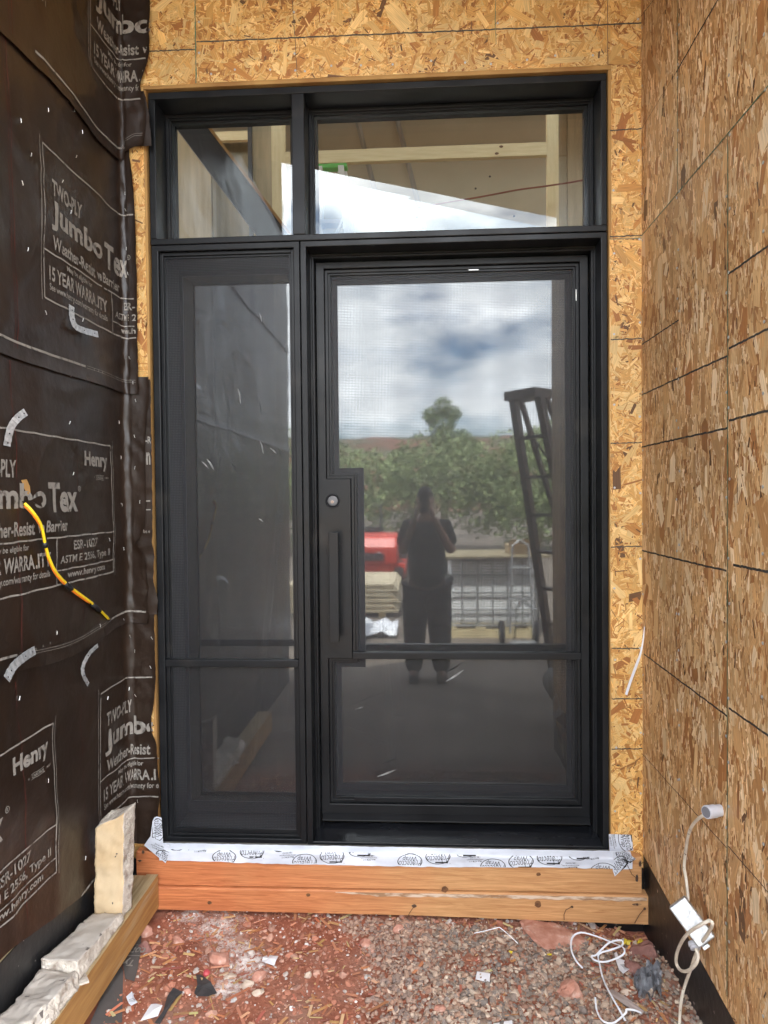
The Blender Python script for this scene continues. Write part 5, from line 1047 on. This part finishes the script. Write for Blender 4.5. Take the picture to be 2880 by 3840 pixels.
for x, z in ((.56, 4.02), (.53, 3.975)): m_ = MB(); m_.add([(x+.014*math.cos(k*.7), 1.9985, z+.009*math.sin(k*.7)) for k in range(9)], [tuple(range(9))]); m_.build('knot', M['knot'], t)
def stepladder(name, label, loc, rot, h, wtop, wbot, d, mcap, mrail, labels=True, cp=.05, fo=.12):
    t = thing(name, label, 'ladder', loc); c_, s_ = math.cos(rot), math.sin(rot)
    def W_(x, y, z): return (loc[0]+x*c_-y*s_, loc[1]+x*s_+y*c_, loc[2]+z)
    m_ = MB(); m_.hexa([W_(x, y, z) for z in (h-cp, h) for y in ((-.13, .08) if labels is False else (-.03, .03)) for x in (-wtop/2-.03, wtop/2+.03)]); m_.build('top_cap', mcap, t, bevel=.006)
    def bar(P_, Q_, w, m2, nm): P_, Q_ = Vector(P_), Vector(Q_); m_ = MB(); ax_ = (Q_-P_).normalized(); sx = Vector((c_, s_, 0))*w*.38; sy = ax_.cross(sx).normalized()*w*.35; m_.hexa([tuple(b_+a*sx+e*sy) for b_ in (P_, Q_) for e in (-1, 1) for a in (-1, 1)]); return m_.build(nm, m2, t)
    for sd_ in (-1, 1):
        r_1 = bar(W_(sd_*wtop/2, 0, h-.05), W_(sd_*wbot/2, fo, 0), .075, mrail, 'side_rail'); bar(W_(sd_*wtop/2, -.08, h-.05), W_(sd_*wbot/2, -d, 0), .045, mrail, 'rear_rail')
    n = int(h/.305)
    for i in range(1, n):
        z = h-.05-.3*i; f = 1-z/(h-.05); w_ = (wtop+(wbot-wtop)*f)/2; y = fo*f; m_ = MB(); m_.hexa([W_(a, y+b, z+e) for e in (-.012, .012) for b in (-.04, .04) for a in (-w_, w_)]); m_.build('step', mrail if not labels else M['ladder_grey'], t)
    for i in range(0, n-1, 3):
        z0, z1 = h-.35-.3*i, max(.1, h-.35-.3*(i+2)); f0, f1 = 1-z0/h, 1-z1/h
        for sd_ in (-1, 1): w0 = (wtop+(wbot-wtop)*f0)/2*sd_; w1 = -(wtop+(wbot-wtop)*f1)/2*sd_; bar(W_(w0, -.08-(d-.08)*f0, z0), W_(w1, -.08-(d-.08)*f1, z1), .02, mrail, 'cross_brace')
    return t, W_
M['green'] = mat('green_cap', (.10, .50, .10), .4); M['fibre'] = mat('white_fibreglass', (.66, .68, .66), .45); M['ladder_grey'] = mat('aluminium', (.55, .56, .57), .4, .8); M['ladder_dark'] = mat('dark_brown_rail', (.10, .055, .03), .5)
t, W_ = stepladder('stepladder', 'white stepladder with a green top standing inside the house', (-.528, 1.5, .27), 0, 3.425, .13, .75, .7, M['green'], M['fibre'], cp=.028)
for x, z in ((.098, 3.20), (.108, 3.14), (-.10, 3.17)): m_ = MB(); m_.hexa([W_(x+a, y, z+b-.27*0) for b in (-.018, .018) for y in (-.032, -.030) for a in (-.02, .02)]); m_.build('warning_sticker', mat('sticker', (.12, .04, .04), .5), t)
t = thing('extension_cord', 'thin red cord hanging across the room behind the right transom pane', 'cord', (.6, 1.9, 3.65)); MB().tube(smoothpts([(-.06, 1.9, 3.585), (.14, 1.9, 3.61), (.416, 1.9, 3.647), (.66, 1.9, 3.684), (.841, 1.9, 3.702), (1.097, 1.9, 3.735), (1.4, 1.9, 3.80)], 40), .006, 8).build('cord', mat('red_cord', (.17, .03, .02), .5), t)

# ------------------------------------------------------------------ the yard behind the camera (seen mirrored in the glass)
M['leafy'] = noisy('foliage', (.14, .20, .07), (.24, .31, .12), scale=.9, rough=.7); M['leafy2'] = noisy('foliage_olive', (.16, .21, .085), (.27, .33, .14), scale=1.1, rough=.7); M['barkt'] = noisy('tree_bark', (.09, .065, .045), (.15, .11, .08), scale=8, rough=.9)
def leaves(blobs, n, s_, seed):
    rg_ = np.random.default_rng(seed); V = []; F2 = []
    tot = sum(b[3]**2 for b in blobs)
    for bx_, by_, bz_, r_b in blobs:
        for i in range(int(n*r_b**2/tot)):
            d = rg_.normal(0, 1, 3); d /= np.linalg.norm(d); rr = r_b*(rg_.uniform(.55, 1.08)); p = np.array([bx_, by_, bz_])+d*rr*np.array([1, 1, .85])
            if p[2] < .02: continue
            a = rg_.normal(0, 1, 3); a /= np.linalg.norm(a); b = np.cross(a, rg_.normal(0, 1, 3)); b /= np.linalg.norm(b); n0 = len(V); q = s_*rg_.uniform(.6, 1.5); V += [tuple(p-a*q), tuple(p+b*q*.5), tuple(p+a*q), tuple(p-b*q*.5)]; F2.append((n0, n0+1, n0+2, n0+3))
    me = bpy.data.meshes.new('crown'); me.from_pydata(V, [], F2); me.update(); return me
rr_ = random.Random(12)
def tree(loc, h, blobs, n, s_, label, m_, seed):
    t = thing('tree', label, 'tree', loc); m2 = MB(); m2.tube([loc, (loc[0]+.1, loc[1], loc[2]+h*.35), (loc[0]-.05, loc[1]+.1, loc[2]+h*.75)], [h*.03, h*.022, h*.010], 8)
    for k in range(5): a = k*1.3; m2.tube([(loc[0]+.05, loc[1], loc[2]+h*(.3+.08*k)), (loc[0]+math.cos(a)*h*.22, loc[1]+math.sin(a)*h*.2, loc[2]+h*(.52+.08*k))], [h*.012, h*.004], 6)
    m2.build('trunk', M['barkt'], t); link('crown', leaves([(loc[0]+a, loc[1]+b, loc[2]+c, r) for a, b, c, r in blobs], n, s_, seed), m_, t)
tree((.85, -24, 0), 5.7, [(.0, 0, 4.6, .60), (-.40, .2, 4.85, .40), (.40, .1, 4.9, .38), (.05, .3, 5.25, .36), (.75, 0, 3.95, .45), (-.1, 0, 3.9, .45), (1.25, .2, 3.6, .35), (.3, 0, 3.3, .55)], 6000, .048, 'round leafy tree rising above the thicket, mirrored in the door', M['leafy'], 5)
tree((4.1, -21, 0), 4.8, [(0, 0, 3.6, .6), (.5, 0, 3.9, .5), (-.6, 0, 3.1, .6), (.6, .2, 3.0, .8)], 5000, .05, 'lower leafy tree beside the ladder, mirrored in the door', M['leafy2'], 6)
bl = []
for i in range(70):
    x = -16+i*.5+rr_.uniform(-.4, .4); y = -16.8+rr_.uniform(-2.5, .9); r = rr_.uniform(.9, 1.6); bl.append((x, y, rr_.uniform(.5, 2.0)+(.4 if abs(x) < 5 else 0), r))
o = link('thicket', leaves(bl, 90000, .07, 9), M['leafy2']); o['kind'] = 'stuff'
V = []; nxh = 90                               # distant hill with red cliffs
for j, (y, hh) in enumerate(((-70, 0), (-95, .35), (-120, .85), (-128, 1.0), (-160, .9))):
    for i in range(nxh): x = -160+320*i/(nxh-1); V.append((x, y, -1+hh*(14.2+2.0*noise.noise(Vector((x*.03, 3, 0)))+.5*noise.noise(Vector((x*.2, 5, 0)))-.012*x)))
me = bpy.data.meshes.new('hills'); me.from_pydata(V, [], [(j*nxh+i, j*nxh+i+1, (j+1)*nxh+i+1, (j+1)*nxh+i) for j in range(4) for i in range(nxh-1)]); me.update()
tag(link('hills', me, noisy('red_cliff', (.20, .085, .06), (.10, .10, .06), lo=.42, hi=.56, scale=.12, rough=.95, stretch=(1, 1, 4)), smooth=True), None, None, kind='structure')
# red utility vehicle
M['redp'] = mat('red_paint', (.62, .05, .03), .35); M['tyre'] = mat('black_rubber', (.02, .02, .021), .8); M['darkm'] = mat('dark_steel', (.06, .06, .065), .5, .5)
TR = thing('utility_tractor', 'small bright red utility tractor parked in the yard, mirrored in the door', 'tractor', (-1.2, -9.9, 0))
m_ = MB(); m_.prism([(-9.45, .42), (-9.40, .74), (-9.55, .93), (-10.3, .97), (-10.5, .88), (-10.5, .42)], lambda a, b, k: ((-1.62, -.45)[k], a, b)); m_.build('hood', M['redp'], TR, bevel=.04, seg=3)
m_ = MB(); m_.box(-1.75, -.30, -10.9, -9.55, .22, .44); m_.build('chassis', M['redp'], TR, bevel=.02)
m_ = MB(); m_.box(-1.55, -.69, -9.402, -9.38, .50, .64); m_.build('grille', M['darkm'], TR)
m_ = MB(); m_.prism([(-10.6, .42), (-10.6, .60), (-11.1, .62), (-11.15, 1.05), (-11.25, 1.05), (-11.3, .42)], lambda a, b, k: ((-1.45, -.80)[k], a, b)); m_.build('seat', M['tyre'], TR, bevel=.03)
for x in (-1.66, -.66):
    m_ = MB(); m_.box(x-.10, x+.30, -9.36, -9.34, .0, .01) if False else None
    h = MB(); h.lathe([(.05, 0), (.06, .01)], (x+.18 if x < -1 else x-.12, -9.40, .60), (0, 1, 0), 14); h.build('headlight', M['white_plastic'], TR)
for x, y, r in ((-1.86, -9.75, .24), (-.42, -9.75, .24), (-1.9, -10.8, .34), (-.38, -10.8, .34)):
    w_ = MB(); w_.lathe([(r*.55, 0), (r*.92, .0), (r, .04), (r, .14), (r*.92, .18), (r*.55, .18)], (x-.09, y, r), (1, 0, 0), 26); wo = w_.build('wheel', M['tyre'], TR); w_ = MB(); w_.lathe([(r*.2, -.01), (r*.56, .0), (r*.5, .185), (r*.2, .20)], (x-.09, y, r), (1, 0, 0), 20); w_.build('rim', M['redp'], wo)
m_ = MB(); m_.tube([(-1.4, -11.2, .42), (-1.4, -11.25, 1.5), (-.85, -11.25, 1.5), (-.85, -11.2, .42)], .03, 8); m_.build('roll_bar', M['darkm'], TR)
# lumber stack
LS = thing('lumber_stack', 'pale sheet lumber stacked on the yard floor, mirrored beside the person', 'lumber', (-.9, -6.6, 0)); M['palep'] = noisy('pale_sheet_lumber', (.50, .42, .28), (.60, .52, .38), scale=5, rough=.8, stretch=(1, 1, 14))
for k in range(11): MB().box(-1.9+.02*(k % 3), -.32-.03*((k*5) % 4), -7.7, -6.2-.015*(k % 2), .08+k*.036, .11+k*.036).build('sheet', M['palep'], LS)
for x in (-1.7, -.6): MB().box(x, x+.09, -7.7, -6.25, 0, .078).build('bearer', M['pine_h'], LS)
o = gscrap('plastic_sheet', [(10, 10)]*3, M['paper'], 'x', 'plastic') if False else None
V = []; n = 16
for j in range(n):
    for i in range(n): x = -1.5+1.2*i/(n-1); y = -5.6+.8*j/(n-1); V.append((x, y, .03+.16*abs(noise.noise(Vector((i*.35, j*.4, 2))))))
mb = MB(); mb.add(V, [(j*n+i, j*n+i+1, (j+1)*n+i+1, (j+1)*n+i) for j in range(n-1) for i in range(n-1)]); tag(mb.build('tarpaulin', M['white_plastic']), 'crumpled white plastic tarpaulin on the ground before the lumber stack', 'tarpaulin')
# caged water tank
TK = thing('caged_tank', 'white plastic tank in a steel cage under a plywood sheet, mirrored in the door', 'tank', (.8, -5.2, 0))
M['poly'] = mat('milky_polyethylene', (.88, .90, .90), .35)
MB().box(.32, 1.32, -5.75, -4.93, .14, .92).build('tank', M['poly'], TK, bevel=.06, seg=3)
cg = MB()
for x in np.linspace(.29, 1.35, 7): cg.tube([(x, -4.90, .13), (x, -4.90, .93)], .012, 6); cg.tube([(x, -5.78, .13), (x, -5.78, .93)], .012, 6)
for y in np.linspace(-5.78, -4.90, 6): cg.tube([(.29, y, .13), (.29, y, .93)], .012, 6); cg.tube([(1.35, y, .13), (1.35, y, .93)], .012, 6)
for z in (.14, .33, .53, .73, .93): cg.tube([(.29, -4.90, z), (1.35, -4.90, z), (1.35, -5.78, z), (.29, -5.78, z)], .012, 6, closed=True)
cg.build('cage', M['galv'], TK)
pl = MB()
for y in (-5.75, -5.35, -4.98): pl.box(.28, 1.36, y, y+.10, 0, .09)
for x in (.28, .62, .96, 1.24): pl.box(x, x+.12, -5.78, -4.88, .092, .118)
pl.build('pallet', M['pine_h'], TK)
tag(MB().box(.20, 1.48, -5.8, -4.78, .945, .965).build('plywood_sheet', M['ply']), 'sheet of plywood lying on top of the caged tank', 'plywood')
b_ = thing('cardboard_box', 'cardboard box standing on the plywood over the tank', 'box', (1.15, -5.1, .965)); M['card'] = mat('cardboard', (.50, .37, .22), .8)
MB().box(1.02, 1.40, -5.3, -4.98, .966, 1.08).build('carton', M['card'], b_, bevel=.004); MB().add([(1.02, -4.98, 1.08), (1.40, -4.98, 1.08), (1.38, -4.90, 1.15), (1.04, -4.90, 1.15)], [(0, 1, 2, 3)]).build('flap', M['card'], b_)
stepladder('stepladder', 'dark brown stepladder standing at the end of the right wall, mirrored in the door', (.80, -2.10, 0), R(50), 2.46, .25, .46, 1.3, M['ladder_dark'], M['ladder_dark'], False, .07, -.62)
HT = thing('hand_truck', 'steel hand truck with black wheels by the ladder, mirrored in the door', 'hand truck', (1.1, -4.6, 0))
m_ = MB(); m_.tube([(.98, -4.55, .12), (1.02, -4.6, 1.1), (1.10, -4.62, 1.16), (1.20, -4.6, 1.1), (1.24, -4.55, .12)], .014, 8); m_.tube([(.985, -4.56, .5), (1.235, -4.56, .5)], .012, 6); m_.tube([(.99, -4.58, .85), (1.23, -4.58, .85)], .012, 6); m_.build('frame', M['galv'], HT); MB().box(.97, 1.25, -4.55, -4.33, .03, .04).build('toe_plate', M['galv'], HT)
for x in (.90, 1.28): w_ = MB(); w_.lathe([(.05, 0), (.11, .0), (.125, .012), (.125, .04), (.11, .052), (.05, .052)], (x-.03, -4.62, .125), (1, 0, 0), 22); wo = w_.build('wheel', M['tyre'], HT); w_ = MB(); w_.lathe([(.02, -.004), (.052, .0), (.052, .054), (.02, .058)], (x-.03, -4.62, .125), (1, 0, 0), 16); w_.build('rim', M['ladder_grey'], wo)
CP = thing('air_compressor', 'small wheeled air compressor at the foot of the ladder, mirrored in the lower pane', 'compressor', (1.15, -1.8, 0))
m_ = MB(); m_.lathe([(.06, 0), (.10, .03), (.115, .06), (.115, .44), (.10, .47), (.06, .50)], (1.02, -1.62, .26), (0, -1, 0), 24); m_.build('air_tank', M['darkm'], CP, smooth=True); MB().box(.95, 1.09, -1.98, -1.72, .38, .52).build('motor', M['darkm'], CP, bevel=.02); MB().tube([(.96, -1.64, .36), (.96, -1.58, .66), (1.10, -1.58, .66), (1.10, -1.64, .36)], .010, 6).build('handle', M['tyre'], CP)
for x in (.98, 1.16): w_ = MB(); w_.lathe([(.05, 0), (.110, .0), (.125, .01), (.125, .034), (.110, .044), (.05, .044)], (x-.02, -1.70, .18), (1, 0, .0), 22); wo = w_.build('wheel', M['tyre'], CP); w_ = MB(); w_.lathe([(.015, -.004), (.062, .0), (.062, .046), (.015, .05)], (x-.02, -1.70, .18), (1, 0, 0), 16); w_.build('rim', M['fibre'], wo)

# ------------------------------------------------------------------ the person taking the photograph (seen mirrored in the door)
SKIN = mat('skin', (.42, .24, .17), .5); SHIRT = noisy('dark_shirt', (.018, .019, .022), (.030, .031, .035), scale=12, rough=.9); SHORTS = noisy('dark_shorts', (.022, .022, .024), (.034, .034, .036), scale=14, rough=.9); HAIR = mat('dark_hair', (.03, .022, .018), .7)
def skinned(name, V, E, Rd, m_, parent, sub=2, root=0):
    me = bpy.data.meshes.new(name); me.from_pydata(V, E, []); o = link(name, me, m_, parent); o.modifiers.new('skin', 'SKIN'); sv = me.skin_vertices[0].data
    for i, r in enumerate(Rd): sv[i].radius = (r, r) if not isinstance(r, tuple) else r
    sv[root].use_root = True; s = o.modifiers.new('sub', 'SUBSURF'); s.levels = sub; s.render_levels = sub
    dg = bpy.context.evaluated_depsgraph_get(); me2 = bpy.data.meshes.new_from_object(o.evaluated_get(dg)); o.modifiers.clear(); o.data = me2; me2.polygons.foreach_set('use_smooth', [True]*len(me2.polygons))
    if not me2.materials: me2.materials.append(m_)
    return o
px_, py_ = .045, -3.04
PS = thing('person', 'person in dark shirt and loose trousers holding up a phone, mirrored in the door', 'person', (px_, py_, 0))
bv = [(px_, py_, .94), (px_, py_-.01, 1.12), (px_, py_, 1.30), (px_, py_, 1.42), (px_, py_+.01, 1.49), (px_-.01, py_+.015, 1.57)]; be = [(0, 1), (1, 2), (2, 3), (3, 4), (4, 5)]; br = [.135, .125, .145, .11, .052, .058]
HANDS = []
for s_ in (-1, 1):
    n = len(bv); bv += [(px_+s_*.15, py_, 1.395), (px_+s_*.225, py_+.03, 1.155), (px_-.02+s_*.075, py_+.255, 1.49)]; be += [(3, n), (n, n+1), (n+1, n+2)]; br += [.062, .045, .027]; HANDS.append(Vector(bv[n+2]))
    n = len(bv); bv += [(px_+s_*.095, py_, .88), (px_+s_*.115, py_+.01, .49), (px_+s_*.125, py_-.02, .10), (px_+s_*.13, py_+.10, .035)]; be += [(0, n), (n, n+1), (n+1, n+2), (n+2, n+3)]; br += [.092, .055, .038, .034]
body = skinned('body', bv, be, br, SKIN, PS)
# head as a shaped ball grown on the neck, with face
hm = bmesh.new(); bmesh.ops.create_uvsphere(hm, u_segments=28, v_segments=20, radius=1)
HC = Vector((px_-.012, py_+.03, 1.635))
for v in hm.verts:
    d = v.co.copy(); k = 1.0; x, y, z = d.x*.074, d.y*.094, d.z*.112
    if z < -.02: x *= 1-.9*(-.02-z)*2.2; y *= 1-.3*(-.02-z)*2
    if d.y > .75: y += .020*math.exp(-((d.x)/.16)**2-((d.z+.12)/.16)**2); y -= .008*math.exp(-((abs(d.x)-.38)/.14)**2-((d.z-.08)/.13)**2)
    v.co = HC+Vector((x, y, z))
hm_me = bpy.data.meshes.new('head'); hm.to_mesh(hm_me); hm.free(); hm2 = bmesh.new(); hm2.from_mesh(body.data); hm2.from_mesh(hm_me); hm2.to_mesh(body.data); hm2.free(); bpy.data.meshes.remove(hm_me); body.data.polygons.foreach_set('use_smooth', [True]*len(body.data.polygons))
EYE = mat('eye', (.6, .6, .58), .2)
for s_ in (-1, 1):
    MB().lathe([(.002, -.010), (.009, -.007), (.012, 0), (.009, .005), (.003, .008)], HC+Vector((s_*.030, .078, .010)), (0, 1, 0), 12).build('eye', EYE, PS, smooth=True)
    MB().lathe([(.004, -.008), (.016, -.004), (.020, 0), (.014, .004), (.005, .003)], HC+Vector((s_*.076, -.002, -.004)), (s_, .2, 0), 12).build('ear', SKIN, PS, smooth=True)
MB().tube([HC+Vector((x, .083+.004*math.cos(x*60), -.052+.02*abs(x))) for x in (-.024, -.012, 0, .012, .024)], [.002, .005, .006, .005, .002], 8).build('mouth', mat('lips', (.36, .15, .12), .5), PS, smooth=True)
hb = bmesh.new(); bmesh.ops.create_uvsphere(hb, u_segments=24, v_segments=16, radius=1); bmesh.ops.delete(hb, geom=[v for v in hb.verts if v.co.z < .12 and v.co.y > -.15 or v.co.z < -.35], context='VERTS')
for v in hb.verts: v.co = HC+Vector((v.co.x*.080, v.co.y*.100-.004, v.co.z*.120))*1.0
hme = bpy.data.meshes.new('hair'); hb.to_mesh(hme); hb.free(); link('hair', hme, HAIR, PS, smooth=True)
tv = [(px_, py_, .80), (px_, py_-.01, 1.10), (px_, py_, 1.30), (px_, py_, 1.425)]; te = [(0, 1), (1, 2), (2, 3)]; tr_ = [.205, .180, .185, .120]
for s_ in (-1, 1): n = len(tv); tv += [(px_+s_*.155, py_, 1.40), (px_+s_*.215, py_+.025, 1.20)]; te += [(3, n), (n, n+1)]; tr_ += [.085, .082]
skinned('shirt', tv, te, tr_, SHIRT, PS)
sv_ = [(px_, py_, .95)]; se = []; sr = [.165]
for s_ in (-1, 1): n = len(sv_); sv_ += [(px_+s_*.095, py_, .84), (px_+s_*.112, py_+.005, .52), (px_+s_*.125, py_-.02, .05)]; se += [(0, n), (n, n+1), (n+1, n+2)]; sr += [.140, .118, .080]
skinned('trousers', sv_, se, sr, SHORTS, PS)
for s_ in (-1, 1):
    m_ = MB(); a = Vector((px_+s_*.125, py_-.03, .0)); m_.lathe([(.036, .06), (.040, .12), (.042, .17)], a, (0, 0, 1), 14); m_.build('sock', SHORTS, PS, smooth=True)
    sh = MB(); sh.prism([(-.10, 0), (.20, 0), (.205, .03), (.16, .055), (.06, .085), (-.03, .10), (-.10, .085), (-.115, .03)], lambda u_, v_, k: (a.x+(-.045, .045)[k], a.y+u_, v_)); sh.build('shoe', M['tyre'], PS, bevel=.014, seg=3)
# hands holding the phone
PHC = Vector((.022, -2.7125, 1.602))          # phone centre; its lens sits at the camera
for s_, hp in zip((-1, 1), HANDS):
    side = PHC+Vector((s_*.040, -.004, -.022)); wr = hp
    pv = [tuple(wr), tuple(wr.lerp(side, .55)+Vector((s_*.012, -.006, 0))), tuple(side+Vector((s_*.010, -.012, 0)))]; skinned('palm', pv, [(0, 1), (1, 2)], [(.024, .030), (.018, .036), (.013, .034)], SKIN, PS)
    for k, (dz, ln_) in enumerate(((.030, .030), (.010, .034), (-.010, .032), (-.028, .026))):
        b0 = side+Vector((s_*.014, -.010, dz)); b1 = side+Vector((s_*.014, .010, dz*1.05)); b2 = side+Vector((s_*.002, .0175, dz*1.0)); b3 = side+Vector((-s_*ln_*.62, .0175, dz*.95)); skinned('finger', [tuple(b0), tuple(b1), tuple(b2), tuple(b3)], [(0, 1), (1, 2), (2, 3)], [.0088, .0082, .0076, .0064], SKIN, PS, 2)
    t0 = side+Vector((s_*.012, -.016, .018)); t1 = side+Vector((s_*.004, -.022, .036)); t2 = side+Vector((-s_*.014, -.0175, .046)); skinned('thumb', [tuple(t0), tuple(t1), tuple(t2)], [(0, 1), (1, 2)], [.0105, .0095, .0080], SKIN, PS, 2)
PH = thing('phone', 'dark phone held upright in front of the face with both hands', 'phone', tuple(PHC)); MB().box(PHC.x-.038, PHC.x+.038, PHC.y-.0042, PHC.y+.0042, PHC.z-.079, PHC.z+.079).build('phone_body', M['spacer'], PH, bevel=.003)
MB().box(PHC.x-.0355, PHC.x+.0355, PHC.y-.0049, PHC.y-.0043, PHC.z-.076, PHC.z+.076).build('phone_screen', mat('phone_glass', (.01, .01, .012), .1), PH); MB().lathe([(.011, 0), (.0105, .0016)], (0, PHC.y+.0043, 1.66), (0, 1, 0), 20).build('camera_lens', M['spacer'], PH)
